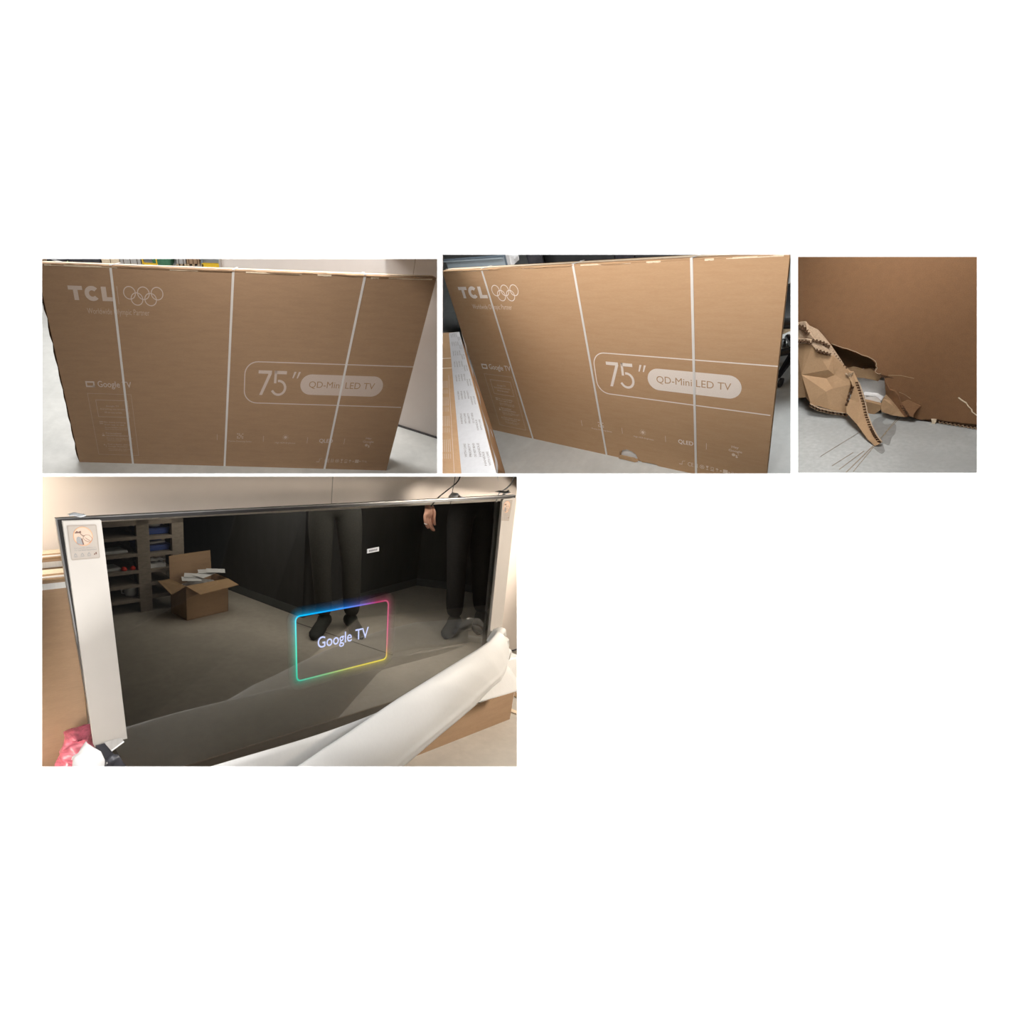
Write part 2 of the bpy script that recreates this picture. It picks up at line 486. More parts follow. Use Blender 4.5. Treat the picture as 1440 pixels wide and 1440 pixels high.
Z0 = ZB + 0.006
enclosure('wall_light_shell', 'pale added shell keeping light inside the room with the wide shaded carton', [(-600, -1300), (540, -1300), (540, 352), (618.9, 352), (618.9, 667.6), (-600, 667.6)], Z0, 7.0, 'shell_pale')
PA = [(542, -700), (1117.4, -700), (1117.4, 694.6), (736, 694.6), (736, 667.6), (619.8, 667.6), (619.8, 350), (542, 350)]  # step lets the added lamp in and shades the carton at lower left
PB = [(542, -700), (1600, -700), (1600, 694.6), (736, 694.6), (736, 667.6), (619.8, 667.6), (619.8, 350), (542, 350)]
enclosure('wall_light_shell', 'added grey shell bouncing fill light into the near part of the second carton room', PA, Z0, 2.25, 'shell_grey', cap=False)
enclosure('wall_light_shell', 'added dark shell blocking stray light around the far part of the second carton room', PB, 2.25, 7.0, 'shell_dark')
enclosure('wall_light_shell', 'added grey shell keeping light inside the room of the torn carton', [(1118.5, -500), (1750, -500), (1750, 692), (1118.5, 692)], Z0, 2.24, 'shell_grey')
enclosure('wall_light_shell', 'added brown shell keeping light inside the room with the television', [(-500, 668.5), (734.5, 668.5), (734.5, 696), (1250, 696), (1250, 1450), (-500, 1450)], Z0, 7.0, 'shell_brown')


def struct(mb, name, m, room, label, cat, **k):
    return tag(mb.build(name, m, room=room, **k), label, cat, kind='structure')


# room 1
ZF = Vector((0, 0, -0.02))
struct(MB().slab([R1.at(x, y, 2, 0) for x, y in ((-300, 667.2), (618.4, 667.2), (618.4, 355), (538, 355), (538, 300), (-300, 300))], ZF), 'floor', 'concrete', R1, 'pale grey concrete floor around the wide shaded carton', 'floor')
wa, wb = R1.at(561.3, 599.4, 2, 0), R1.at(615, 616.5, 2, 0)
wd = (wb - wa).normalized(); wn = Vector((wd.y, -wd.x, 0)); wn = wn if wn.y < 0 else -wn
wpt = lambda x, y: R1.plane(x, y, wa, wn)
wl = wpt(311.8, 370); wend = wl - wa; wlen = wend.dot(wd)
wl0 = wa + wd * wlen
w1 = MB().slab([wl0, wpt(618.3, 617.6), wpt(618.3, 354), wpt(402, 354), wl0 + Vector((0, 0, 0.95))], -wn * 0.05)
wallo = struct(w1, 'wall_right', 'wall_greige', R1, 'smooth greige partition wall behind the wide shaded carton', 'wall')
mbj = MB(); sp = wpt(584, 366); s0 = wa + wd * ((sp - wa).dot(wd))
mbj.bar(s0 + wn * 0.0005 + Vector((0, 0, 0.01)), s0 + wn * 0.0005 + Vector((0, 0, 1.0)), 0.003, 0.002, wn)
o = mbj.build('trim_1', 'joint_soft', room=R1); tag(o, 'thin upright panel joint in the greige wall', 'trim', kind='structure')
mbj = MB(); mbj.bar(wl0 + wn * 0.004 + Vector((0, 0, 0.006)), wpt(618.3, 617.4) + wn * 0.004 + Vector((0, 0, 0.006)), 0.012, 0.006, wn)
o = mbj.build('baseboard_right', 'joint', room=R1); tag(o, 'thin dark joint along the foot of the greige wall', 'baseboard', kind='structure')
mbj = MB(); mbj.bar(wl0 - wd * 0.008 - wn * 0.02, wl0 - wd * 0.008 - wn * 0.02 + Vector((0, 0, 0.95)), 0.016, 0.06, wn)
o = mbj.build('trim_2', 'strip_white', room=R1); tag(o, 'pale end strip on the open end of the greige wall', 'trim', kind='structure')

# room 2
struct(MB().slab([R2.at(x, y, 2, 0) for x, y in ((620.2, 667.2), (736.4, 667.2), (736.4, 694), (1117, 694), (1300, 694), (1300, 352), (620.2, 352))], ZF), 'floor', 'concrete_dim', R2, 'grey concrete floor around the second carton', 'floor')

# room 3
F3Z = -0.008
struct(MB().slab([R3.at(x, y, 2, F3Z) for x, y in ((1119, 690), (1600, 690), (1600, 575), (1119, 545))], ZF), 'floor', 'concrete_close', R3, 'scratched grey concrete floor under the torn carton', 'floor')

# room 4
FZ = -0.05
struct(MB().slab([R4.at(x, y, 2, FZ) for x, y in ((-90, 1230), (1240, 1230), (1240, 830), (734, 745), (-90, 745))], ZF), 'floor', 'concrete_warm', R4, 'beige concrete floor under the television', 'floor')

TVQ = [(80, 730.2), (723.6, 696.9), (691, 985), (156.5, 1175)]
WY = 0.41


def wall4():
    outer = [R4.at(-250, 669.2, 1, WY), R4.at(734, 669.2, 1, WY), R4.at(734, 698, 1, WY), R4.at(1000, 698, 1, WY)]
    outer += [Vector((outer[-1].x, WY, FZ)), Vector((outer[0].x, WY, FZ))]
    ins = [(86, 737), (718, 704), (686, 978), (160, 1165)]
    hole = [R4.at(x, y, 1, WY) for x, y in ins]
    # the opening reaches the floor
    l0 = hole[0] + (hole[3] - hole[0]) * ((hole[0].z - FZ) / (hole[0].z - hole[3].z))
    r0 = hole[1] + (hole[2] - hole[1]) * ((hole[1].z - FZ) / (hole[1].z - hole[2].z))
    poly = outer[:5] + [r0, hole[1], hole[0], l0] + outer[5:]
    return struct(MB().slab(poly, (0, 0.05, 0)), 'wall_back', 'wall_beige', R4, 'warm beige panelled wall behind the television', 'wall')


wall4()
for k, (x, ya, yb) in enumerate(((467, 670, 712), (645, 670, 704), (657, 671, 704))):
    a = R4.at(x, 690, 1, WY)
    mb = MB().bar((a.x, WY - 0.0006, R4.at(x, 712, 1, WY).z), (a.x, WY - 0.0006, R4.at(x, 669.5, 1, WY).z), 0.0022, 0.001, (0, 1, 0))
    if k == 0:
        o = mb.build('trim_3', 'joint_soft', room=R4); tag(o, 'thin upright joint in the beige wall above the television', 'trim', kind='structure')
mb = MB().bar((2.0, WY - 0.003, FZ + 0.004), (3.2, WY - 0.003, FZ + 0.004), 0.008, 0.004, (0, 1, 0))
o = mb.build('baseboard_back', 'joint', room=R4); tag(o, 'dark joint along the foot of the beige wall', 'baseboard', kind='structure')

# ---------------------------------------------------------------- the two printed television cartons
W1, H1, K1 = 1.85, 1.059, 0.103
st = lambda x, y: (lambda l: ((l.x - K1 * l.z / H1) / W1, l.z / H1))(R1.at(x, y, 1, 0))   # place on the first carton's front, 0..1


def box_st(xa, ya, xb, yb):
    """Box on the front from its lower left and upper right corners as measured."""
    a, b = st(xa, ya), st(xb, yb)
    return a[0], a[1], b[0], b[1]


def make_carton(room, W, H, K, D, drop, label, straps, smap, kraft, front_poly=None, seed=1, inset=0.0, ink=('ink_white', 'ink_soft')):
    rnd = random.Random(seed)
    t = thing('tv_carton', room, (0, 0, 0), label, 'carton')
    F = lambda s, u, y=0.0: Vector((W * s + K * u, y, H * u - (drop * u * max(0.0, y) / D))) - Vector((inset * s * max(0.0, y) / D, 0, 0))
    HZ = lambda y: H - drop * max(0.0, y) / D
    T = 0.006
    poly = front_poly or [(0, 0), (1, 0), (1, 1), (0, 1)]
    MB().slab([F(*q) for q in poly], (0, T, 0)).build('front_panel', kraft, t)
    MB().hexa([F(0, 0, T), F(0, 0, D), F(0.004, 0, D), F(0.004, 0, T), F(0, 1, T), F(0, 1, D), F(0.004, 1, D), F(0.004, 1, T)]).build('side_panel', kraft, t)
    MB().hexa([F(0.996, 0, T), F(0.996, 0, D), F(1, 0, D), F(1, 0, T), F(0.996, 1, T), F(0.996, 1, D), F(1, 1, D), F(1, 1, T)]).build('side_panel', kraft, t)
    MB().slab([F(0, 0, D), F(1, 0, D), F(1, 1, D), F(0, 1, D)], (0, -T, 0)).build('back_panel', kraft, t)
    MB().slab([F(0, 0.001, T), F(1, 0.001, T), F(1, 0.001, D - T), F(0, 0.001, D - T)], (0, 0, T)).build('bottom_panel', kraft, t)
    # top flaps with worn, slightly lifted front edges
    n = 60; edge = []; lift = 0.0; step = 0
    for i in range(n + 1):
        if i % 5 == 0:
            step = rnd.choice((0.0, -0.002, -0.004, -0.0065, 0.001))
        edge.append((i / n, step + rnd.uniform(-0.0008, 0.0008)))
    front = [Vector((W * s + K, y, H + 0.001 + 0.003 * rnd.random())) for s, y in edge]
    MB().slab(front + [Vector((W + K - inset / 2, D * 0.5, HZ(D * 0.5) + 0.003)), Vector((K, D * 0.5, HZ(D * 0.5) + 0.003))], (0, 0, 0.005)).build('top_flap', kraft, t)
    MB().slab([Vector((K, D * 0.5 + 0.003, HZ(D * 0.5) + 0.003)), Vector((W + K - inset / 2, D * 0.5 + 0.003, HZ(D * 0.5) + 0.003)), Vector((W + K - inset, D + 0.002, HZ(D) + 0.001)), Vector((K, D + 0.002, HZ(D) + 0.001))], (0, 0, 0.005)).build('top_flap', kraft, t)
    tp = MB().slab([Vector((x_, y_, HZ(y_) + 0.0087)) for x_, y_ in ((K, D * 0.3), (W + K - inset, D * 0.3), (W + K - inset, D * 0.7), (K, D * 0.7))], (0, 0, 0.0006))
    tag(tp.build('packing_tape', 'kraft_pale', t), 'pale packing tape along the top seam')
    # small torn tabs along the top front edge
    for s0, s1, hh in ((0.02, 0.20, 0.006), (0.33, 0.40, 0.007), (0.52, 0.66, 0.005), (0.70, 0.735, 0.010), (0.835, 0.855, 0.018), (0.88, 0.99, 0.008)):
        pts = [F(s0, 1, -0.001) + Vector((0, 0, 0.004))]
        m = 6
        for i in range(m + 1):
            s = s0 + (s1 - s0) * i / m
            pts.append(F(s, 1 - hh * 0.45 / H * (0.4 + 0.6 * rnd.random()), -0.001))
        pts.append(F(s1, 1, -0.001) + Vector((0, 0, 0.004)))
        tag(MB().slab(pts, (0, -0.0012, 0)).build('torn_edge', 'kraft_pale', t), 'pale torn paper edge')
    # wavy strip down the left edge, darkened as the shaded side face
    pts = []
    for i in range(25):
        u = 0.93 * i / 24
        pts.append(F(-0.0040 - 0.0055 * abs(math.sin(i * 1.1)) * (0.5 + rnd.random() * 0.5), u, 0.012))
    MB().slab(pts + [F(0.002, 0.93, 0.012), F(0.002, 0, 0.012)], (0, 0.006, 0)).build('edge_shade_strip', 'kraft_gap_shade', t)
    # straps round the carton
    hw = 0.0058
    for sa, sb in straps:
        mb = MB()
        for y0, y1 in ((-0.0016, -0.0004), (D + 0.0004, D + 0.0016)):
            mb.hexa([F(sb, 0, y0) - Vector((hw, 0, 0)), F(sb, 0, y0) + Vector((hw, 0, 0)), F(sb, 0, y1) + Vector((hw, 0, 0)), F(sb, 0, y1) - Vector((hw, 0, 0)),
                     F(sa, 1, y0) + Vector((-hw, 0, 0.010)), F(sa, 1, y0) + Vector((hw, 0, 0.010)), F(sa, 1, y1) + Vector((hw, 0, 0.010)), F(sa, 1, y1) + Vector((-hw, 0, 0.010))])
        c = F(sa, 1)
        mb.hexa([Vector((c.x + a_ * hw, b_, HZ(b_) + c_)) for c_ in (0.0098, 0.011) for a_, b_ in ((-1, -0.0016), (1, -0.0016), (1, D + 0.0016), (-1, D + 0.0016))])
        mb.build('strap', 'strap', t)
    # print on the front, 0.5 mm proud
    P = lambda s, u: F(smap(s), u, -0.00035)
    P2 = lambda s, u: F(smap(s), u, -0.00055)

    def pr(name, m='ink_white'):
        return lambda mb: mb.build(name, ink[0] if m == 'ink_white' else ink[1], t)
    # three block capitals
    a = box_st(105.0, 421.8, 157.9, 403.6)
    mb = MB(); x0, y0, x1, y1 = a[0] - 0.012, a[1], a[2] + 0.003, a[3]
    wx = (x1 - x0); h = y1 - y0
    rect(mb, P, x0, y1 - h * 0.28, x0 + wx * 0.31, y1); rect(mb, P, x0 + wx * 0.105, y0, x0 + wx * 0.205, y1 - h * 0.28)
    cxc, cyc, rx, ry = x0 + wx * 0.515, (y0 + y1) / 2, wx * 0.165, h * 0.53
    vs = []; nn = 24
    for k in range(nn + 1):
        ang = math.radians(42 + (318 - 42) * k / nn)
        vs += [P(cxc + rx * math.cos(ang), cyc + ry * math.sin(ang)), P(cxc + rx * 0.42 * math.cos(ang), cyc + ry * 0.42 * math.sin(ang))]
    mb.add(vs, [(2 * k, 2 * k + 2, 2 * k + 3, 2 * k + 1) for k in range(nn)])
    rect(mb, P, x0 + wx * 0.72, y0, x0 + wx * 0.83, y1); rect(mb, P, x0 + wx * 0.83, y0, x1, y0 + h * 0.28)
    pr('logo_print')(mb)
    mb = MB(); path_line(mb, P, [st(164, 402.4), st(167.4, 428)], 0.0013, 0.002); pr('divider_print', 'ink_soft')(mb)
    rr = (st(191, 411.8)[0] - st(173.4, 411.8)[0]) / 2
    for cx, cy in ((182.1, 411.8), (201.6, 412.4), (220.9, 413.0), (192.7, 420.5), (211.9, 421.3)):
        c = st(cx, cy); mb = MB(); ring(mb, P, c[0], c[1], rr, rr * W1 / H1, 0.0022, 0.0022 * W1 / H1); pr('ring_print')(mb)
    mb = MB(); b = box_st(123.3, 440.2, 209.9, 437.2); put_text(mb, 'Worldwide Olympic Partner', P, b[0], b[3] - 0.029, b[2], b[3] + 0.004); pr('slogan_print', 'ink_soft')(mb)
    # platform mark
    mb = MB(); b = box_st(121.3, 544.2, 132.4, 536.2)
    frame(mb, P, *b, 0.004, 0.008); rect(mb, P, b[2] - 0.006, b[1], b[2], b[1] + 0.012); pr('screen_icon')(mb)
    mb = MB(); b = box_st(138.5, 546.8, 184, 537.0); put_text(mb, 'Google TV', P, *b, bold=0.004); pr('platform_print')(mb)
    # information panel with its frames and small lines
    mb = MB(); q = [st(*c) for c in ((122.7, 553.4), (184.8, 554.3), (194.9, 639.9), (139.2, 639.6))]
    xa, xb = (q[0][0] + q[3][0]) / 2, (q[1][0] + q[2][0]) / 2; ya, yb = (q[2][1] + q[3][1]) / 2, (q[0][1] + q[1][1]) / 2
    frame(mb, P, xa, ya, xb, yb, 0.0008, 0.0014); pr('panel_outline', 'ink_soft')(mb)
    fx = lambda x: xa + (xb - xa) * x; fy = lambda y: yb - (yb - ya) * y
    mb = MB(); frame(mb, P, fx(0.16), fy(0.36), fx(0.9), fy(0.095), 0.0011, 0.002)
    for txt, x0_, x1_, y_ in (('Google TV', 0.38, 0.68, 0.205), ('Everything you stream.', 0.24, 0.82, 0.252), ('All on one screen.', 0.32, 0.74, 0.30)):
        put_text(mb, txt, P, fx(x0_), fy(y_), fx(x1_), fy(y_ - 0.030))
    pr('note_print', 'ink_soft')(mb)
    mb = MB()
    for txt, x0_, x1_, y_, hh in (('No more jumping', 0.27, 0.78, 0.462, 0.032), ('from app to app', 0.27, 0.74, 0.502, 0.032), ('Browse 700,000+ movies and', 0.27, 0.80, 0.542, 0.022), ('shows from across your apps', 0.27, 0.80, 0.572, 0.022),
                                  ('Personalized', 0.27, 0.64, 0.640, 0.030), ('recommendations', 0.27, 0.79, 0.677, 0.030), ('Discover new things to watch', 0.27, 0.90, 0.719, 0.022), ('based on what you like and', 0.27, 0.84, 0.741, 0.018), ('what you watch', 0.27, 0.62, 0.763, 0.018),
                                  ('Find it faster. Just ask', 0.27, 0.87, 0.832, 0.030), ('Google Assistant', 0.27, 0.74, 0.869, 0.030), ('Find movies, play music and', 0.27, 0.80, 0.908, 0.022), ('control the TV by voice', 0.27, 0.72, 0.935, 0.022)):
        put_text(mb, txt, P, fx(x0_), fy(y_), fx(x1_), fy(y_ - hh))
    for i in range(3):
        for j in range(2):
            rect(mb, P, fx(0.165 + 0.03 * i), fy(0.447 + 0.03 * j), fx(0.183 + 0.03 * i), fy(0.430 + 0.03 * j))
    disc(mb, P, fx(0.20), fy(0.632), 0.0013, 0.0024); mb.flat([P(fx(0.165), fy(0.675)), P(fx(0.235), fy(0.675)), P(fx(0.218), fy(0.652)), P(fx(0.182), fy(0.652))])
    disc(mb, P, fx(0.185), fy(0.825), 0.0019, 0.0034); disc(mb, P, fx(0.225), fy(0.832), 0.0010, 0.0018); disc(mb, P, fx(0.222), fy(0.853), 0.0013, 0.0024)
    pr('feature_list', 'ink_soft')(mb)
    # the size badge: outline, figures, pill with lettering
    mb = MB(); e0, e1 = st(358.2, 508.5), st(358.2, 566.5); xl = st(343.9, 540)[0]
    yt, yo = e0[1], e1[1]; ry_ = (yt - yo) * 0.30; rx_ = ry_ * H1 / W1; pts = [(1.0 / 1.0, yt)]
    for k in range(9):
        ang = math.radians(90 + 90 * k / 8); pts.append((xl + rx_ + rx_ * math.cos(ang), yt - ry_ + ry_ * math.sin(ang)))
    for k in range(9):
        ang = math.radians(180 + 90 * k / 8); pts.append((xl + rx_ + rx_ * math.cos(ang), yo + ry_ + ry_ * math.sin(ang)))
    pts.append((0.995, yo)); path_line(mb, P, pts, 0.0030, 0.0030 * W1 / H1); pr('badge_outline')(mb)
    mb = MB(); b = box_st(363.5, 555.2, 404.5, 521.9); b = (b[0] - 0.003, b[1], b[2], b[3])
    x0, y0, x1, y1 = b; h = y1 - y0; wd_ = x1 - x0
    lw = 0.0070
    rect(mb, P, x0, y1 - 0.0165, x0 + wd_ * 0.46, y1)
    mb.flat([P(x0 + wd_ * 0.46 - 0.009, y1 - 0.016), P(x0 + wd_ * 0.46, y1 - 0.016), P(x0 + wd_ * 0.165, y0), P(x0 + wd_ * 0.06, y0)])
    rect(mb, P, x0 + wd_ * 0.56, y1 - 0.0165, x1 - wd_ * 0.02, y1); rect(mb, P, x0 + wd_ * 0.555, y0 + h * 0.50, x0 + wd_ * 0.555 + lw, y1)
    pts = [(x0 + wd_ * 0.58, y0 + h * 0.545)]
    for k in range(19):
        ang = math.radians(100 - 275 * k / 18 + 0)
        pts.append((x0 + wd_ * 0.73 + wd_ * 0.235 * math.cos(ang), y0 + h * 0.315 + h * 0.285 * math.sin(ang)))
    pts = pts[1:17] + [(x0 + wd_ * 0.505, y0 + h * 0.20)]
    path_line(mb, P, pts, lw, lw * W1 / H1)
    c0, c1 = st(411, 531.9), st(420.5, 523.0)
    for k in (0, 1):
        xx = c0[0] + k * 0.0125
        mb.flat([P(xx, c0[1]), P(xx + 0.0035, c0[1]), P(xx + 0.0105, c1[1]), P(xx + 0.0045, c1[1])])
    pr('size_print')(mb)
    mb = MB(); xl_, xr_ = st(422.4, 541)[0], st(538.3, 544)[0]; yt = (st(440, 526.5)[1] + st(515, 529)[1]) / 2; yo = (st(440, 555.2)[1] + st(515, 557.6)[1]) / 2
    ry_ = (yt - yo) / 2; rx_ = ry_ * H1 / W1; pts = []
    for k in range(17):
        ang = math.radians(90 + 180 * k / 16); pts.append(P(xl_ + rx_ + rx_ * math.cos(ang), yo + ry_ + ry_ * math.sin(ang)))
    for k in range(17):
        ang = math.radians(-90 + 180 * k / 16); pts.append(P(xr_ - rx_ + rx_ * math.cos(ang), yo + ry_ + ry_ * math.sin(ang)))
    mb.add(pts, [tuple(range(len(pts)))]); pr('pill_print')(mb)
    mb = MB(); b = box_st(434, 545.6, 528, 537.9); put_text(mb, 'QD-Mini LED TV', P2, b[0], b[1] - 0.004, b[2], b[3] - 0.004, bold=0.0); tag(mb.build('pill_lettering', kraft, t), 'brown lettering on the pale pill')
    # feature row
    for x, ya_, yb_ in ((305.4, 609.9, 619.8), (370.4, 612, 622), (432.2, 614.5, 624), (484.2, 616.5, 625)):
        mb = MB(); c = st(x, (ya_ + yb_) / 2); rect(mb, P, c[0] - 0.0006, c[1] - 0.018, c[0] + 0.0006, c[1] + 0.018)
        pr('separator_print', 'ink_soft')(mb)
    mb = MB(); c = st(338, 613)
    for i in range(4):
        for j in range(4):
            if (i + j) % 3 != 2:
                rect(mb, P, c[0] - 0.0105 + 0.0053 * i, c[1] - 0.0165 + 0.0085 * j, c[0] - 0.0068 + 0.0053 * i, c[1] - 0.0105 + 0.0085 * j)
    c = st(337.5, 620.8); put_text(mb, 'Precise Dimming Series', P, c[0] - 0.036, c[1] - 0.006, c[0] + 0.036, c[1] + 0.006); pr('dimming_print', 'ink_soft')(mb)
    mb = MB(); c = st(401.5, 615); disc(mb, P, c[0], c[1], 0.0048, 0.0084)
    for k in range(10):
        ang = 2 * math.pi * k / 10
        path_line(mb, P, [(c[0] + 0.0065 * math.cos(ang), c[1] + 0.0114 * math.sin(ang)), (c[0] + 0.010 * math.cos(ang), c[1] + 0.0175 * math.sin(ang))], 0.0012, 0.002)
    c = st(401, 623); put_text(mb, 'High HDR Brightness', P, c[0] - 0.032, c[1] - 0.006, c[0] + 0.032, c[1] + 0.006); pr('brightness_print', 'ink_soft')(mb)
    mb = MB(); b = box_st(448.5, 623.2, 468.5, 617.6); put_text(mb, 'QLED', P, b[0], b[1], b[2], b[3], bold=0.01); pr('panel_type_print')(mb)
    mb = MB(); c = st(518.5, 616.8); put_text(mb, 'Hey', P, c[0] - 0.009, c[1] - 0.008, c[0] + 0.009, c[1] + 0.008, bold=0.01)
    c = st(518, 621.2); put_text(mb, 'Google', P, c[0] - 0.017, c[1] - 0.010, c[0] + 0.017, c[1] + 0.007, bold=0.01)
    c = st(516, 626); disc(mb, P, c[0] - 0.002, c[1], 0.0045, 0.008); disc(mb, P, c[0] + 0.0055, c[1] - 0.002, 0.002, 0.0036); disc(mb, P, c[0] + 0.010, c[1] + 0.004, 0.0013, 0.0023); disc(mb, P, c[0] + 0.0065, c[1] - 0.010, 0.0028, 0.005)
    pr('voice_print', 'ink_soft')(mb)
    # conformity and care marks
    mb = MB(); c0 = st(445, 647.2); c1 = st(515.8, 648.7); xx = c0[0]; yy = c0[1]; L = c1[0] - c0[0]
    put_text(mb, '-', P, xx, yy - 0.012, xx + L * 0.05, yy - 0.008)
    path_line(mb, P, [(xx + L * 0.055, yy - 0.012), (xx + L * 0.06, yy + 0.010), (xx + L * 0.11, yy + 0.014)], 0.0012, 0.002)
    put_text(mb, 'CE', P, xx + L * 0.16, yy - 0.012, xx + L * 0.26, yy + 0.012)
    put_text(mb, 'II', P, xx + L * 0.29, yy - 0.012, xx + L * 0.335, yy + 0.012)
    ring(mb, P, xx + L * 0.41, yy, 0.0065, 0.0115, 0.0015, 0.0026, 20); disc(mb, P, xx + L * 0.41, yy, 0.0025, 0.0045, 12)
    gx = xx + L * 0.50; mb.flat([P(gx - 0.004, yy + 0.012), P(gx + 0.004, yy + 0.012), P(gx + 0.001, yy), P(gx - 0.001, yy)]); rect(mb, P, gx - 0.0006, yy - 0.010, gx + 0.0006, yy); rect(mb, P, gx - 0.003, yy - 0.012, gx + 0.003, yy - 0.009)
    gx = xx + L * 0.585; frame(mb, P, gx - 0.004, yy - 0.004, gx + 0.004, yy + 0.010, 0.001, 0.002); rect(mb, P, gx - 0.005, yy - 0.012, gx + 0.005, yy - 0.008)
    gx = xx + L * 0.665; mb.flat([P(gx - 0.005, yy + 0.002), P(gx + 0.005, yy + 0.002), P(gx, yy + 0.010)]); rect(mb, P, gx - 0.0006, yy - 0.010, gx + 0.0006, yy + 0.002)
    gx = xx + L * 0.73; mb.flat([P(gx - 0.003, yy - 0.004), P(gx + 0.003, yy - 0.004), P(gx, yy + 0.005)])
    rect(mb, P, xx + L * 0.765, yy - 0.010, xx + L * 0.84, yy + 0.011); rect(mb, P, xx + L * 0.85, yy - 0.002, xx + L * 0.88, yy + 0.003)
    put_text(mb, '75 kg', P, xx + L * 0.90, yy - 0.007, xx + L * 1.0, yy + 0.007)
    pr('care_marks', 'ink_soft')(mb)
    return t, F


cart1, F1 = make_carton(R1, W1, H1, K1, 0.15, 0.036, 'wide brown television carton standing in shade before the greige wall', [(0.184, 0.172), (0.489, 0.469), (0.820, 0.796)], lambda s: s, 'kraft', seed=4)

st2 = lambda x, y: (lambda l: (l.x / 1.85, l.z / 1.244))(R2.at(x, y, 1, 0))
notch = [st2(*q) for q in ((871.6, 643.3), (874.3, 633.4), (881.5, 632.0), (888, 634.5), (894.2, 638.8), (896.9, 645.1), (903.2, 650.0), (910, 650.6), (915.8, 651.2), (921, 652.3))]
fp = [(0, 0), (notch[0][0] - 0.001, 0)] + notch + [(notch[-1][0] + 0.012, 0), (1, 0), (1, 1), (0, 1)]
cart2, F2 = make_carton(R2, 1.85, 1.244, 0.0, 0.08, 0.033, 'lighter brown television carton with a torn hole at its bottom edge', [(0.173, 0.202), (0.497, 0.512), (0.806, 0.812)], lambda s: s - 0.02 * (1 - s), 'kraft_two', front_poly=fp, seed=9, inset=0.03, ink=('ink_bright', 'ink_bright_soft'))
# torn flap and foam seen in the hole
n0, n1 = notch[0][0] * 1.85, notch[5][0] * 1.85
MB().box((n0 - 0.02, 0.012, 0.012), (n1 + 0.06, 0.06, 0.20)).build('foam_corner', 'foam_block', cart2)
tag(MB().slab([Vector((n0, -0.012, 0.006)), Vector((n1 - 0.012, -0.014, 0.004)), Vector((n1 + 0.004, -0.010, 0.012)), Vector((n1 - 0.02, -0.004, 0.027)), Vector((n0 + 0.004, -0.006, 0.030))], (0, 0.005, 0)).build('torn_flap', 'kraft_inner', cart2), 'torn brown flap folded out of the hole')
MB().slab([Vector((n0 - 0.004, -0.004, 0.004)), Vector((n0 + 0.006, -0.006, 0.022)), Vector((n0 + 0.012, -0.006, 0.058)), Vector((n0 + 0.002, 0.0, 0.050))], (0, 0.004, 0)).build('torn_flap', 'kraft_inner', cart2)

# ---------------------------------------------------------------- room 1: the warehouse behind the carton
def stock_box(room, x0, x1, yb, depth, h, label, m, name='stock_box', cat='box', lift=0.0, strips=0):
    """A box whose foot runs between two measured points on the floor."""
    a, b = room.at(x0, yb, 2, 0), room.at(x1, yb, 2, 0)
    d = (b - a); d.z = 0; u = d.normalized(); n = Vector((-u.y, u.x, 0)); n = n if n.y > 0 else -n
    z0, z1 = lift, lift + h
    t = thing(name, room, (a.x, a.y, 0), label, cat)
    MB().hexa([a + Vector((0, 0, z0)), b + Vector((0, 0, z0)), b + n * depth + Vector((0, 0, z0)), a + n * depth + Vector((0, 0, z0)),
               a + Vector((0, 0, z1)), b + Vector((0, 0, z1)), b + n * depth + Vector((0, 0, z1)), a + n * depth + Vector((0, 0, z1))]).build('body', m, t, bevel=0.004)
    if lift:
        for k in range(3):
            c = a.lerp(b, (0.08, 0.5, 0.92)[k])
            MB().hexa([c - u * 0.012, c + u * 0.012, c + u * 0.012 + n * depth, c - u * 0.012 + n * depth] + [q + Vector((0, 0, lift)) for q in (c - u * 0.012, c + u * 0.012, c + u * 0.012 + n * depth, c - u * 0.012 + n * depth)]).build('pallet_runner', 'wood', t)
    for k in range(strips):
        c = a.lerp(b, (k + 0.5) / strips) - n * 0.0015
        MB().bar(c + Vector((0, 0, z0)), c + Vector((0, 0, z1)), 0.006, 0.002, n).build('seam', 'kraft_gap_shade', t)
    return t


stock_box(R1, 62, 66, 377, 0.08, 0.3, 'tan stock carton at the far end of the warehouse strip', 'kraft')
stock_box(R1, 104, 143, 376, 0.2, 0.22, 'dark bundle of pallets wrapped in film behind the carton', 'black_film', 'wrapped_load', 'load', 0.02)
stock_box(R1, 145, 170, 377, 0.25, 0.3, 'plain tan stock carton beside the grey wrapped load', 'kraft_pale', strips=1)
stock_box(R1, 171, 199.5, 377.5, 0.25, 0.3, 'grey film wrapped load between tan carton and yellow beam', 'grey_film', 'wrapped_load', 'load', 0.012, strips=3)
stock_box(R1, 249, 262, 374.5, 0.25, 0.3, 'pale film wrapped load just past the green bin', 'grey_film', 'wrapped_load', 'load', 0.02, strips=2)
stock_box(R1, 263.5, 281, 374.5, 0.25, 0.3, 'tan film wrapped cartons before the second yellow beam', 'kraft', 'wrapped_load', 'load', 0.02, strips=3)

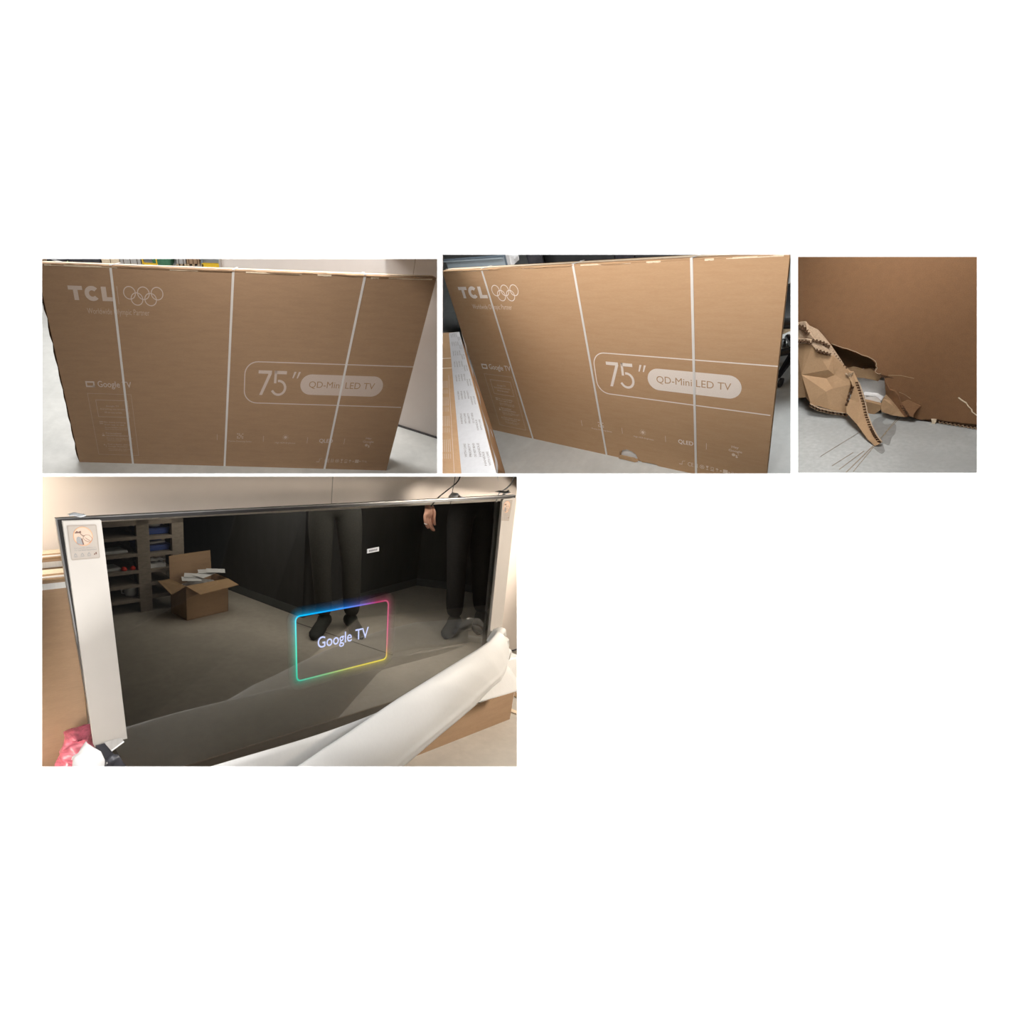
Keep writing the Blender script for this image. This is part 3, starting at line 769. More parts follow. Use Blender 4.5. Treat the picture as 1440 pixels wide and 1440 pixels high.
# dark wrapped heap with a white sheet and a green slip on it
t = thing('wrapped_heap', R1, R1.at(84, 374, 2, 0), 'black film wrapped heap at the warehouse end', 'load')
b0 = R1.at(84, 374, 2, 0)
rnd = random.Random(3)
MB().grid(lambda u, v: b0 + Vector(((u - 0.5) * 0.29 * (1 - 0.25 * v), 0.02 + 0.10 * v * v, 0.16 * v ** 0.7 * (0.8 + 0.25 * math.sin(7 * u)))), 14, 6).build('film', 'black_film', t, smooth=True, solid=0.006)
q = [R1.at(x, y, 1, b0.y - 0.03) for x, y in ((72, 365.5), (78, 364.8), (96, 370.5), (92, 371.5))]
tag(MB().slab(q, (0, 0.002, 0)).build('paper_sheet', 'paper', room=R1), 'white paper sheet lying on the black wrapped heap', 'paper')
q = [R1.at(x, y, 1, b0.y - 0.025) for x, y in ((91, 370.2), (95, 366.5), (99, 372), (93, 372.2))]
tag(MB().slab(q, (0, 0.002, 0)).build('paper_slip', 'paper_green', room=R1), 'pale green slip beside the white paper sheet', 'paper')

# yellow rack beams
def rack_beam(xa, xb, ya, yb, label, brace):
    Y = R1.at((xa + xb) / 2, yb + 2, 2, 0).y
    a0, b0_ = R1.at(xa, yb, 1, Y), R1.at(xb, yb, 1, Y); a1 = R1.at(xa, ya, 1, Y)
    z0, z1 = a0.z, a1.z
    t = thing('rack_beam', R1, (a0.x, Y, 0), label, 'rack')
    MB().box((a0.x, Y, z0), (b0_.x, Y + 0.03, z1)).build('beam', 'yellow_steel', t, bevel=0.002)
    for x in (a0.x + 0.006, b0_.x - 0.006):
        MB().box((x - 0.006, Y + 0.002, 0), (x + 0.006, Y + 0.028, 0.24)).build('upright', 'yellow_steel' if not brace else 'grey_steel', t)
    MB().box((a0.x + 0.004, Y - 0.002, z0 + 0.006), (a0.x + 0.016, Y, z1 - 0.006)).build('end_plate', 'black_plastic', t)
    if brace:
        MB().bar((b0_.x - 0.08, Y + 0.05, 0.2), (b0_.x, Y + 0.05, 0.02), 0.012, 0.008, (0, 1, 0)).build('brace', 'grey_steel', t)


rack_beam(201, 222, 370.2, 375.6, 'low yellow rack beam left of the green bin', False)
rack_beam(284, 309.5, 370.4, 376.2, 'low yellow rack beam with a grey diagonal brace beside the wall end', True)

# green bin
g0, g1 = R1.at(216, 375.5, 2, 0), R1.at(243, 375.5, 2, 0)
t = thing('plastic_bin', R1, (g0.x, g0.y, 0), 'dark green plastic bin between the yellow rack beams', 'bin')
gw = g1.x - g0.x; Yg = g0.y - 0.03
mb = MB(); mb.hexa([(g0.x + 0.008, Yg, 0.004), (g1.x - 0.008, Yg, 0.004), (g1.x - 0.008, Yg + 0.2, 0.004), (g0.x + 0.008, Yg + 0.2, 0.004), (g0.x - 0.012, Yg - 0.01, 0.25), (g1.x + 0.012, Yg - 0.01, 0.25), (g1.x + 0.012, Yg + 0.22, 0.25), (g0.x - 0.012, Yg + 0.22, 0.25)])
mb.build('tub', 'green_plastic', t, bevel=0.006)
for k in range(4):
    x = g0.x + gw * (0.15 + 0.235 * k)
    MB().hexa([(x - 0.004, Yg - 0.004, 0.006), (x + 0.004, Yg - 0.004, 0.006), (x + 0.004, Yg, 0.006), (x - 0.004, Yg, 0.006), (x - 0.004, Yg - 0.014, 0.23), (x + 0.004, Yg - 0.014, 0.23), (x + 0.004, Yg - 0.008, 0.23), (x - 0.004, Yg - 0.008, 0.23)]).build('rib', 'green_plastic', t)
MB().box((g0.x - 0.018, Yg - 0.018, 0.235), (g1.x + 0.018, Yg + 0.23, 0.255)).build('rim', 'green_plastic', t, bevel=0.004)

# red trolley at the left edge
r0 = R1.at(58.5, 431, 2, 0)
t = thing('hand_trolley', R1, r0, 'red trolley corner on the bare floor left of the carton', 'trolley')
MB().box((r0.x - 0.40, r0.y - 0.01, 0.045), (r0.x + 0.012, r0.y + 0.25, 0.075)).build('deck', 'red_plastic', t, bevel=0.006)
MB().box((r0.x - 0.40, r0.y + 0.0, 0.02), (r0.x + 0.008, r0.y + 0.24, 0.045)).build('chassis', 'black_plastic', t)
for dx in (-0.02, -0.36):
    for dy in (0.03, 0.2):
        MB().tube([(r0.x + dx - 0.012, r0.y + dy, 0.022), (r0.x + dx + 0.012, r0.y + dy, 0.022)], 0.022, 14).build('wheel', 'white_plastic', t)

# ---------------------------------------------------------------- room 2: labelled carton, panel, chair, pallet
HS = 1.075
e0 = R2.at(645.2, 467.6, 2, HS); e1 = R2.at(697.0, 666.8, 2, HS)
l0_, l1_ = R2.at(620.6, 468.8, 2, HS), R2.at(620.6, 666.8, 2, HS)
f0, f1 = R2.at(693.7, 602.9, 2, 0), R2.at(709.6, 665.7, 2, 0)
fd = (f1 - f0).normalized()
ld_ = (l1_ - l0_)
t = thing('label_carton', R2, (e0.x, e0.y, 0), 'upright brown carton edged with white label tape beside the torn-hole carton', 'carton')
top = [l0_, e0, e1, l1_]
MB().slab([q - Vector((0, 0, 0.0)) for q in top], (0, 0, -0.006)).build('top_panel', 'kraft_two', t)
b_e0, b_e1 = Vector((e0.x, e0.y, 0.0)), Vector((e1.x, e1.y, 0.0))
# side panel facing the other carton, with a soft bulge under its top edge
g0, g1 = Vector((e0.x, e0.y, 0)), R2.at(709.8, 666.9, 2, 0)
def side(u, v):
    return g0.lerp(g1, u).lerp(e0.lerp(e1, u), v) + Vector((0.671, 0.741, 0)) * (0.010 * math.sin(math.pi * v) + 0.003 * math.sin(9 * u + 4 * v)) * min(1, 6 * (1 - u))
MB().grid(side, 20, 10).build('side_panel', 'kraft_two', t, smooth=True, solid=0.006)
MB().slab([l0_, e0, Vector((e0.x, e0.y, 0)), Vector((l0_.x + 0.12, l0_.y, 0.0))], (0, 0.004, 0)).build('end_panel', 'kraft_two', t)
# label tape over the edge: on the top and hanging over the side
tl0, tl1 = R2.at(618 + 88 / 6.606, 450 + 122 / 6.606, 2, HS), R2.at(618 + 205 / 6.606, 666.8, 2, HS)
TN = Vector((0.671, 0.741, 0))
rnd = random.Random(5)
def tape_top(u, v):
    a = tl0.lerp(tl1, u); b = e0.lerp(e1, u) + TN * 0.004
    p = a.lerp(b, v); return p + Vector((0, 0, 0.0012 + 0.0015 * abs(math.sin(16 * u + 3 * v)) * v))
tag(MB().grid(tape_top, 60, 4).build('label_tape', 'tape_paper', t, smooth=True), 'white printed label tape along the carton edge')
def tape_side(u, v):
    b = e0.lerp(e1, u) + TN * 0.014 * min(1, 8 * (1 - u) + 0.3)
    return b + Vector((0, 0, 0.002 - v * (0.055 + 0.008 * math.sin(11 * u)))) + TN * (0.004 * math.sin(30 * u) * v)
tag(MB().grid(tape_side, 60, 3).build('label_tape', 'tape_paper', t, smooth=True), 'white label tape folded down over the side')
# rows of tape print
TP = lambda u, v: tape_top(u, v) + Vector((0, 0, 0.0008))
for k, u0 in enumerate((0.012, 0.085, 0.165, 0.255, 0.36, 0.485, 0.64, 0.83)):
    mb = MB(); du = 0.032 + 0.055 * u0
    for j in range(4):
        v0 = 0.16 + 0.15 * j
        put_text(mb, ('PRIORITY', 'DO NOT BEND', 'HANDLE', 'WITH CARE')[(j + k) % 4], lambda a, b: TP(u0 + du * (1 - a), v0 + 0.075 * (1 - b)), 0, 0, 1, 1, bold=0.02)
    mb.build('tape_print', 'ink_grey', t)
    mb = MB()
    for j in range(2):
        v0 = 0.72 + 0.13 * j
        put_text(mb, ('HANDLE', 'WITH CARE')[j], lambda a, b: TP(u0 + 0.02 + du * (1.4 - a), v0 + 0.07 * (1 - b)), 0, 0, 1, 1, bold=0.02)
    mb.build('tape_print', 'ink_grey', t)
# white print blocks on the brown part of the top
TB = lambda u, v: (l0_.lerp(l1_, u)).lerp(tl0.lerp(tl1, u), v) + Vector((0, 0, 0.0006))
for u0 in (0.40, 0.52, 0.65, 0.80):
    mb = MB()
    for j in range(5):
        rect(mb, TB, u0, 0.05 + 0.11 * j, u0 + 0.035 + 0.05 * u0, 0.09 + 0.11 * j)
        rect(mb, TB, u0 + 0.045 + 0.05 * u0, 0.05 + 0.11 * j, u0 + 0.075 + 0.05 * u0, 0.08 + 0.11 * j)
    mb.build('text_block', 'ink_soft', t)
mb = MB(); rect(mb, TB, 0.36, 0.64, 0.99, 0.665); mb.build('frame_line', 'ink_white', t)
for u0 in (0.22, 0.30):
    mb = MB(); rect(mb, lambda u, v: TB(u, v) + Vector((0, 0, 0.001)), u0, 0.0, u0 + 0.006, 0.98); mb.build('crease', 'kraft_pale', t)
sp0 = side(0.62, 0.72)
tag(MB().slab([side(0.60, 0.72) + TN * 0.006, side(0.645, 0.68) + TN * 0.006, side(0.645, 0.66) + TN * 0.006, side(0.61, 0.68) + TN * 0.006], TN * 0.001).build('sticker', 'white_plastic', t), 'small white sticker on the side')

# pale blue panel behind
YP = 0.75
pq = lambda x, y: R2.at(x, y, 1, YP)
pts = [pq(626.8, 367), pq(707.9, 360.5), pq(713.0, 384), pq(631.4, 390)]
t = thing('wall_panel', R2, (pts[3].x, YP, 0), 'pale blue-grey panel behind the upper corner of the second carton', 'panel')
dz = Vector((0, 0, -pts[3].z))
MB().slab(pts[:2] + [Vector((pts[2].x + 0.05, YP, 0.0)), Vector((pts[3].x + 0.02, YP, 0.0))], (0, 0.02, 0)).build('sheet', 'panel_blue', t)
for nm, m, a, b, wdt in (('rail', 'rail_grey', (625.2, 365.2), (708.5, 359.0), 0.008), ('rail', 'panel_blue', (624.8, 366.8), (708.0, 361.6), 0.010)):
    MB().bar(pq(*a) + Vector((0, -0.006, 0)), pq(*b) + Vector((0, -0.006, 0)), wdt, 0.014, (0, 1, 0)).build(nm, m, t)
for x0, x1, m, dy in ((708.0, 712.0, 'rail_grey', -0.004), (712.2, 716.5, 'white_plastic', -0.012)):
    a, b = pq(x0, 357), pq(x1, 357)
    MB().box((a.x, YP + dy, 0.0), (b.x, YP + dy + 0.03, a.z + 0.25)).build('post', m, t)
c = pq(720, 366)
mb = MB(); mb.slab([pq(716.3, 360.5), pq(721.5, 361.5), pq(723.5, 364), pq(724.6, 370), pq(721.5, 373.5), pq(717.8, 374.5)], (0, 0.04, 0)); mb.build('bracket', 'white_plastic', t, bevel=0.003)
# dark crumpled cover right of the panel
t = thing('dark_cover', R2, (pq(735, 375).x, YP + 0.05, 0), 'black plastic cover hanging right of the pale blue panel', 'cover')
c0_, c1_ = pq(726, 355), pq(756, 355)
MB().grid(lambda u, v: Vector((c0_.x + (c1_.x - c0_.x) * u, YP + 0.06 + 0.035 * math.sin(9 * u + 2 * v) * (0.5 + 0.5 * v), (c0_.z + 0.15) * v)), 24, 10).build('sheet', 'black_film', t, smooth=True, solid=0.004)
# back wall uprights in the dark
t = thing('cupboard', R2, (0.55, 1.02, 0), 'dark cupboard front behind the middle of the second carton', 'cupboard')
za = 1.35
xs_ = [R2.at(x, 366, 1, 1.0).x for x in (757, 865, 893, 1000)]
for i in range(3):
    MB().box((xs_[i] + 0.004, 1.0, 0.02), (xs_[i + 1] - 0.004, 1.04, za)).build('door', 'black_film' if i == 1 else 'dark_wall', t)
    MB().box((xs_[i + 1] - 0.05, 0.985, 0.8), (xs_[i + 1] - 0.04, 1.0, 1.2)).build('handle', 'rail_grey', t)
MB().box((xs_[0], 1.02, 0.0), (xs_[3], 1.25, za - 0.01)).build('body', 'shell_dark', t)

# wooden crate end at the right
c0 = R2.at(1100.5, 469, 2, 0); 
t = thing('wooden_pallet', R2, c0, 'light wooden pallet in the dark right of the second carton', 'pallet')
ux = (R2.at(1112, 463.5, 2, 0) - c0); ux.z = 0; ux.normalize(); nx = Vector((-ux.y, ux.x, 0)); nx = nx if nx.y > 0 else -nx
for k, (z, hh) in enumerate(((0.0, 0.012), (0.045, 0.02))):
    MB().bar(c0 + Vector((0, 0, z + hh / 2)), c0 + ux * 0.6 + Vector((0, 0, z + hh / 2)), 0.02, hh, (0, 0, 1)).build('board', 'wood', t)
for k in range(5):
    p = c0 + ux * (0.02 + 0.13 * k)
    MB().bar(p + Vector((0, 0, 0.012)), p + Vector((0, 0, 0.046)), 0.03, 0.02, nx).build('block', 'wood', t)
for k in range(4):
    p = c0 + nx * (0.03 + 0.1 * k) + Vector((0, 0, 0.06))
    MB().bar(p, p + ux * 0.6, 0.06, 0.012, (0, 0, 1)).build('slat', 'wood', t)

# office chair: five-star base seen beside the carton edge
h0 = R2.at(1118, 512, 2, 0)
t = thing('office_chair', R2, h0, 'black five-legged office chair on castors right of the second carton', 'chair')
MB().tube([h0 + Vector((0, 0, 0.09)), h0 + Vector((0, 0, 0.36))], 0.022, 12).build('column', 'black_plastic', t)
for k in range(5):
    ang = math.radians(200 + 72 * k); d = Vector((math.cos(ang), math.sin(ang), 0))
    tip = h0 + d * 0.20
    MB().tube([h0 + Vector((0, 0, 0.105)), h0 + d * 0.1 + Vector((0, 0, 0.085)), tip + Vector((0, 0, 0.065))], [0.026, 0.02, 0.014], 8).build('leg', 'black_plastic', t)
    sd = Vector((-d.y, d.x, 0))
    for q in (-1, 1):
        MB().tube([tip + sd * (0.008 * q) + Vector((0, 0, 0.026)), tip + sd * (0.022 * q) + Vector((0, 0, 0.026))], 0.026, 14).build('castor', 'black_plastic', t)
MB().tube([h0 + Vector((0, 0, 0.36)), h0 + Vector((0, 0, 0.37)), h0 + Vector((0, 0, 0.41)), h0 + Vector((0, 0, 0.42))], [0.15, 0.2, 0.2, 0.16], 20).build('seat', 'black_plastic', t, smooth=True)
bk = h0 + Vector((0.1, 0.17, 0))
MB().slab([bk + Vector((-0.16, 0.0, 0.5)), bk + Vector((0.16, 0.0, 0.5)), bk + Vector((0.15, 0.02, 0.85)), bk + Vector((-0.15, 0.02, 0.85))], (0.01, 0.03, 0)).build('backrest', 'black_plastic', t, bevel=0.01)
MB().tube([h0 + Vector((0, 0.1, 0.37)), bk + Vector((0, 0.05, 0.4)), bk + Vector((0, 0.05, 0.6))], 0.014, 8).build('back_bar', 'black_plastic', t)

# ---------------------------------------------------------------- room 3: close view of the torn carton corner
A3 = lambda x, y, Y: R3.at(x, y, 1, Y)


def zz(x, y):            # reading of the left detail
    return 1118 + x / 6.857, 450 + y / 6.857


def zr(x, y):            # reading of the right detail
    return 1220 + x / 8.571, 500 + y / 8.571


t3 = thing('torn_carton', R3, (0, 0, 0), 'large brown carton in close view with its bottom corner ripped open', 'carton')
# the face: outline runs along the tear and the ragged bottom edge
tear = [zz(345, 235), zz(400, 255), zz(450, 275), zz(495, 283), zz(540, 300), zz(590, 318), zz(640, 345), zz(690, 358), zz(735, 382), zz(765, 405), zz(778, 425), zz(772, 445), zz(785, 465), zz(772, 478), zz(760, 495), zz(775, 512),
        zz(800, 530), zz(830, 525), zr(150, 232), zr(200, 260), zr(205, 290), zr(235, 350), zr(262, 405), zr(330, 432), zr(352, 450), zr(375, 488), zr(395, 545), zr(400, 575), zr(470, 545), zr(560, 580), zr(640, 612), zr(600, 640), zr(560, 700), zr(545, 742)]
bottom = [zr(600, 765), zr(650, 775), zr(700, 768), zr(750, 772), zr(790, 760), zr(830, 765), zr(900, 782), zr(1000, 797), zr(1080, 803), zr(1150, 815), zr(1250, 822), zr(1320, 832)]
left_tear = [zz(270, 160), zz(215, 100), zz(130, 60), zz(100, 20)]
outline = [(1119.0, 452)] + list(reversed(left_tear)) + tear + bottom + [(1440, 606), (1480, 300), (1119.0, 300)]
fp3 = [A3(x, y, 0) for x, y in outline]
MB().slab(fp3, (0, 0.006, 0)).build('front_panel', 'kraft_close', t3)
# ragged pale liner edge following the tear
rnd = random.Random(11)
mb = MB(); pl = [A3(x, y, -0.0012) for x, y in tear[:18]]
up3 = Vector((0, 0, 1))
L_, R_ = [], []
for i, q in enumerate(pl):
    d = (pl[min(i + 1, len(pl) - 1)] - pl[max(i - 1, 0)]).normalized(); nr = Vector((-d.z, 0, d.x))
    w_ = 0.0022 + 0.0018 * rnd.random()
    L_.append(q + nr * w_); R_.append(q - nr * 0.0012 + Vector((0, 0.004, 0)))
n_ = len(pl); mb.add(L_ + R_, [(i, i + 1, n_ + i + 1, n_ + i) for i in range(n_ - 1)])
tag(mb.build('torn_edge', 'kraft_torn', t3, solid=0.001), 'pale frayed paper edge of the tear')
mb = MB(); pl = [A3(*zr(x, y), -0.0010) for x, y in ((1095, 505), (1140, 540), (1190, 570), (1215, 610), (1255, 650), (1262, 680), (1320, 722))]
for i in range(len(pl) - 1):
    mb.bar(pl[i], pl[i + 1], 0.0016 + 0.0016 * rnd.random(), 0.0015, (0, 1, 0))
tag(mb.build('torn_edge', 'kraft_pale', t3), 'thin pale tear line near the bottom edge')
# crease right of the hole, its shade put into the colour
tag(MB().slab([A3(*zr(x, y), -0.001) for x, y in ((150, 228), (230, 248), (320, 276), (250, 264), (196, 275))], (0, 0.0006, 0)).build('crease', 'kraft_gap_shade', t3), 'dark crease beside the hole')
for pth in (((250, 238), (400, 240), (560, 275)), ((380, 440), (450, 470), (520, 520))):
    mb = MB()
    for a, b in zip(pth, pth[1:]):
        mb.bar(A3(*zr(*a), -0.0002), A3(*zr(*b), -0.0002), 0.0012, 0.0016, (0, 1, 0))
    mb.build('fold_line', 'kraft_inner', t3)
# interior: dark back, inner layer, foam, bottom tray
MB().slab([A3(x, y, 0.10) for x, y in ((1119.5, 440), (1300, 470), (1310, 600), (1119.5, 600))], (0, 0.005, 0)).build('back_panel', 'kraft_close', t3)
MB().slab([A3(*zz(*q), 0.030) for q in ((500, 470), (560, 455), (650, 480), (735, 470), (790, 500), (840, 545), (800, 590), (740, 575), (660, 560), (560, 552), (520, 530))], (0, 0.006, 0)).build('inner_layer', 'kraft_inner', t3)
fo = [A3(*zz(*q), 0.050) for q in ((575, 540), (760, 572), (890, 585), (900, 730), (860, 850), (625, 800))]
MB().slab([fo[0], fo[1], fo[2], fo[3], fo[4], fo[5]], (0, 0.05, 0)).build('foam_corner', 'foam_block', t3)
lo = [A3(*zz(*q), 0.010) for q in ((648, 720), (700, 728), (770, 735), (830, 770), (828, 808), (740, 800), (655, 775))]
tag(MB().slab(lo, (0, 0.02, -0.002)).build('foam_lip', 'foam_block', t3, bevel=0.003), 'bright lower lip of the white foam')
tr = [A3(*zz(*q), -0.002) for q in ((640, 778), (740, 800), (830, 822), (822, 870), (770, 905), (715, 940), (660, 900))]
MB().slab(tr, (0, 0.03, 0)).build('bottom_flap', 'kraft_inner', t3)


def flutes(mb, path, w, amp, pitch, toward, mi=0):
    """A corrugated wave running along PATH, W wide in direction TOWARD."""
    pts = []
    for i in range(len(path) - 1):
        a, b = path[i], path[i + 1]; m = max(1, int((b - a).length / pitch * 4))
        for k in range(m):
            pts.append(a.lerp(b, k / m))
    pts.append(path[-1]); n = len(pts); tw = Vector(toward).normalized()
    up_, lo_ = [], []
    for i, q in enumerate(pts):
        d = (pts[min(i + 1, n - 1)] - pts[max(i - 1, 0)]).normalized(); nr = d.cross(tw).normalized()
        o = nr * (amp * math.sin(2 * math.pi * i / 4 + 0.6))
        up_.append(q + o + tw * (w / 2)); lo_.append(q + o - tw * (w / 2))
    mb.add(up_ + lo_, [(i, i + 1, n + i + 1, n + i) for i in range(n - 1)], mi)


def creased(name, ring_pts, inner, faces, m, th=0.005, label=None, off=(0.0, 1.0, 0.2)):
    """A crumpled piece of board: measured points with their own depth, folded along chosen triangles."""
    vs = [A3(x, y, Y) for (x, y), Y in ring_pts + inner]
    mb = MB(); nr = Vector(off).normalized() * th
    mb.add(vs, faces)
    bm_edges = {}
    for f in faces:
        for i in range(len(f)):
            e = (f[i], f[(i + 1) % len(f)])
            if (e[1], e[0]) in bm_edges:
                del bm_edges[(e[1], e[0])]
            else:
                bm_edges[e] = 1
    b = len(vs)
    mb.add([v + nr for v in vs], [tuple(reversed(f)) for f in faces])
    mb.f += [(e[1], e[0], b + e[0], b + e[1]) for e in bm_edges]; mb.mi += [0] * len(bm_edges)
    o = mb.build(name, m, t3)
    if label:
        o['label'] = label
    return o, vs


# big crumpled flap at lower left (B)
Bp = [(zz(8, 235), -0.020), (zz(100, 232), -0.030), (zz(170, 240), -0.034), (zz(230, 330), -0.036), (zz(360, 345), -0.026), (zz(440, 425), -0.018), (zz(520, 500), -0.020),
      (zz(535, 620), -0.030), (zz(495, 780), -0.040), (zz(500, 895), -0.048), (zz(330, 862), -0.062), (zz(150, 805), -0.070), (zz(105, 745), -0.050), (zz(8, 755), -0.040)]
Bi = [(zz(62, 528), -0.046), (zz(300, 562), -0.030), (zz(320, 480), -0.040), (zz(300, 690), -0.058), (zz(382, 530), -0.026), (zz(365, 660), -0.044)]
# indices: ring 0..13, inner 14..19
Bf = [(0, 1, 14), (1, 2, 14), (2, 3, 14), (3, 16, 14), (14, 16, 15), (3, 4, 16), (4, 18, 16), (16, 18, 15), (4, 5, 18), (5, 6, 18), (6, 7, 18), (18, 7, 19), (15, 18, 19), (15, 19, 17), (14, 15, 17), (14, 17, 11), (17, 10, 11), (17, 19, 10), (19, 9, 10), (19, 8, 9), (19, 7, 8), (14, 11, 12), (14, 12, 13), (14, 13, 0)]
creased('crumpled_flap', Bp, Bi, Bf, 'kraft_inner', 0.006, 'large crumpled flap folded forward')
# its thick lower edge
mb = MB(); lowp = [A3(*zz(*q), Y) for q, Y in (((140, 815), -0.074), ((230, 860), -0.070), ((330, 885), -0.064), ((430, 900), -0.056), ((512, 912), -0.050))]
for dz in (0.0045, -0.0045):
    for i in range(4):
        mb.bar(lowp[i] + Vector((0, 0, dz)), lowp[i + 1] + Vector((0, 0, dz)), 0.010, 0.0018, (0, 0.3, 1))
mb.build('flap_edge', 'kraft_torn', t3)
mb = MB(); flutes(mb, [q + Vector((0, -0.002, 0)) for q in lowp], 0.010, 0.0035, 0.010, (0, 1, -0.2)); mb.build('flute', 'kraft_gap_shade', t3, solid=0.0008)
# upper torn strip with two rows of open flutes (A)
Ap = [(zz(8, 30), -0.012), (zz(60, 22), -0.012), (zz(100, 20), -0.014), (zz(130, 60), -0.018), (zz(215, 100), -0.020), (zz(270, 160), -0.018), (zz(345, 255), -0.014), (zz(440, 395), -0.010), (zz(470, 445), -0.010),
      (zz(430, 430), -0.014), (zz(350, 320), -0.020), (zz(260, 225), -0.028), (zz(190, 190), -0.030), (zz(110, 165), -0.028), (zz(8, 165), -0.022)]
Ai = [(zz(115, 100), -0.030)]
Af = [(0, 1, 14), (1, 13, 14), (1, 2, 13), (2, 15, 13), (2, 3, 15), (3, 12, 15), (15, 12, 13), (3, 4, 12), (4, 11, 12), (4, 5, 11), (5, 10, 11), (5, 6, 10), (6, 7, 10), (7, 9, 10), (7, 8, 9)]
creased('torn_strip', Ap, Ai, Af, 'kraft_torn', 0.004, 'torn board strip above the crumpled flap')
A2 = [(zz(8, 175), -0.026), (zz(110, 180), -0.034), (zz(190, 205), -0.036), (zz(270, 245), -0.034), (zz(340, 320), -0.026), (zz(360, 345), -0.026), (zz(290, 325), -0.036), (zz(215, 300), -0.040), (zz(165, 240), -0.040), (zz(100, 228), -0.036), (zz(8, 230), -0.028)]
creased('torn_strip', A2, [], [(0, 1, 9, 10), (1, 2, 8, 9), (2, 3, 7, 8), (3, 6, 7), (3, 4, 6), (4, 5, 6)], 'kraft_torn', 0.004, 'second torn strip with open flutes')
for path, w_ in (([(8, 215, -0.034), (60, 205, -0.040), (110, 205, -0.042), (160, 230, -0.044)], 0.008), ([(165, 195, -0.036), (215, 205, -0.038), (260, 215, -0.036), (300, 240, -0.030), (340, 262, -0.022)], 0.008),
                 ([(200, 290, -0.044), (250, 305, -0.044), (300, 320, -0.042), (345, 335, -0.034)], 0.008), ([(30, 60, -0.020), (70, 70, -0.024), (100, 95, -0.030), (130, 140, -0.034)], 0.012), ([(345, 270, -0.012), (390, 345, -0.012), (440, 420, -0.012), (500, 470, -0.016)], 0.006)):
    mb = MB(); flutes(mb, [A3(*zz(x, y), Y) for x, y, Y in path], w_, 0.0038, 0.010, (0, 1, 0.3)); mb.build('flute', 'kraft_gap_shade', t3, solid=0.0009)
# protruding tongue resting its tip on the floor (C)
tipY = R3.at(*zz(775, 1212), 2, F3Z + 0.004).y
yc = lambda k: -0.020 + (tipY + 0.020) * k
Cp = [(zz(500, 500), yc(0.0)), (zz(545, 505), yc(0.0)), (zz(590, 600), yc(0.12)), (zz(640, 760), yc(0.28)), (zz(680, 930), yc(0.48)), (zz(740, 1075), yc(0.72)), (zz(800, 1160), yc(0.92)), (zz(800, 1200), yc(1.0)), (zz(770, 1215), yc(1.0)),
      (zz(700, 1150), yc(0.90)), (zz(600, 1010), yc(0.66)), (zz(500, 900), yc(0.46)), (zz(488, 830), yc(0.36)), (zz(530, 760), yc(0.26)), (zz(560, 650), yc(0.16))]
Ci = [(zz(620, 800), yc(0.36))]
Cf = [(0, 1, 14), (1, 2, 14), (2, 3, 15), (2, 15, 14), (14, 15, 13), (13, 15, 12), (12, 15, 11), (11, 15, 10), (15, 4, 10), (15, 3, 4), (4, 5, 10), (5, 9, 10), (5, 6, 9), (6, 8, 9), (6, 7, 8)]
creased('torn_tongue', Cp, Ci, Cf, 'kraft_inner', 0.006, 'pointed torn tongue reaching down to the floor', off=(0.5, 0.8, 0.2))
edgeC = [(585, 600, 0.12), (620, 700, 0.22), (650, 800, 0.32), (675, 920, 0.46), (715, 1030, 0.64), (760, 1120, 0.84), (808, 1185, 0.97)]
mb = MB()
for i in range(len(edgeC) - 1):
    a = A3(*zz(edgeC[i][0] + 26, edgeC[i][1] - 8), yc(edgeC[i][2]) + 0.004); b = A3(*zz(edgeC[i + 1][0] + 26, edgeC[i + 1][1] - 8), yc(edgeC[i + 1][2]) + 0.004)
    mb.bar(a, b, 0.004 + 0.002 * (i % 2), 0.004, (1, 0, 0))
mb.build('torn_edge', 'kraft_torn', t3)
mb = MB(); flutes(mb, [A3(*zz(x + 8, y - 2), yc(k)) for x, y, k in edgeC], 0.007, 0.0035, 0.009, (1, 0.3, 0.3)); mb.build('flute', 'kraft_gap_shade', t3, solid=0.001)
mb = MB(); flutes(mb, [A3(*zz(x, y), Y) for x, y, Y in ((565, 640, yc(.16)), (540, 700, yc(.22)), (515, 740, yc(.28)), (505, 790, yc(.34)), (492, 825, yc(.38)))], 0.006, 0.003, 0.012, (1, 0, 0.5)); mb.build('flute', 'kraft_gap_shade', t3, solid=0.001)
# frayed knob at the top of the tongue
mb = MB()
for k in range(7):
    a = A3(*zz(495 + 9 * k, 520 + 12 * (k % 3)), yc(0.02) - 0.004); mb.tube([a, a + Vector((rnd.uniform(-.004, .004), -0.004, rnd.uniform(.002, .010)))], [0.003, 0.0012], 6)
mb.build('frayed_paper', 'kraft_torn', t3)
# curled piece right of the foam (F) and small curl (G)
Fp = [(zr(205, 300), -0.002), (zr(262, 408), -0.004), (zr(330, 435), -0.006), (zr(372, 490), -0.008), (zr(398, 575), -0.012), (zr(440, 660), -0.016), (zr(490, 740), -0.016), (zr(430, 742), -0.018), (zr(350, 640), -0.006), (zr(270, 540), 0.006), (zr(220, 480), 0.010)]
creased('curled_flap', Fp, [], [(0, 1, 10), (1, 9, 10), (1, 2, 9), (2, 3, 9), (3, 8, 9), (3, 4, 8), (4, 5, 8), (5, 7, 8), (5, 6, 7)], 'kraft_close', 0.005, 'curled board edge right of the foam')
F2p = [(zr(160, 610), -0.010), (zr(185, 520), -0.004), (zr(212, 482), -0.004), (zr(270, 540), -0.006), (zr(350, 635), -0.012), (zr(370, 660), -0.014), (zr(440, 742), -0.020), (zr(300, 720), -0.024), (zr(170, 680), -0.020)]
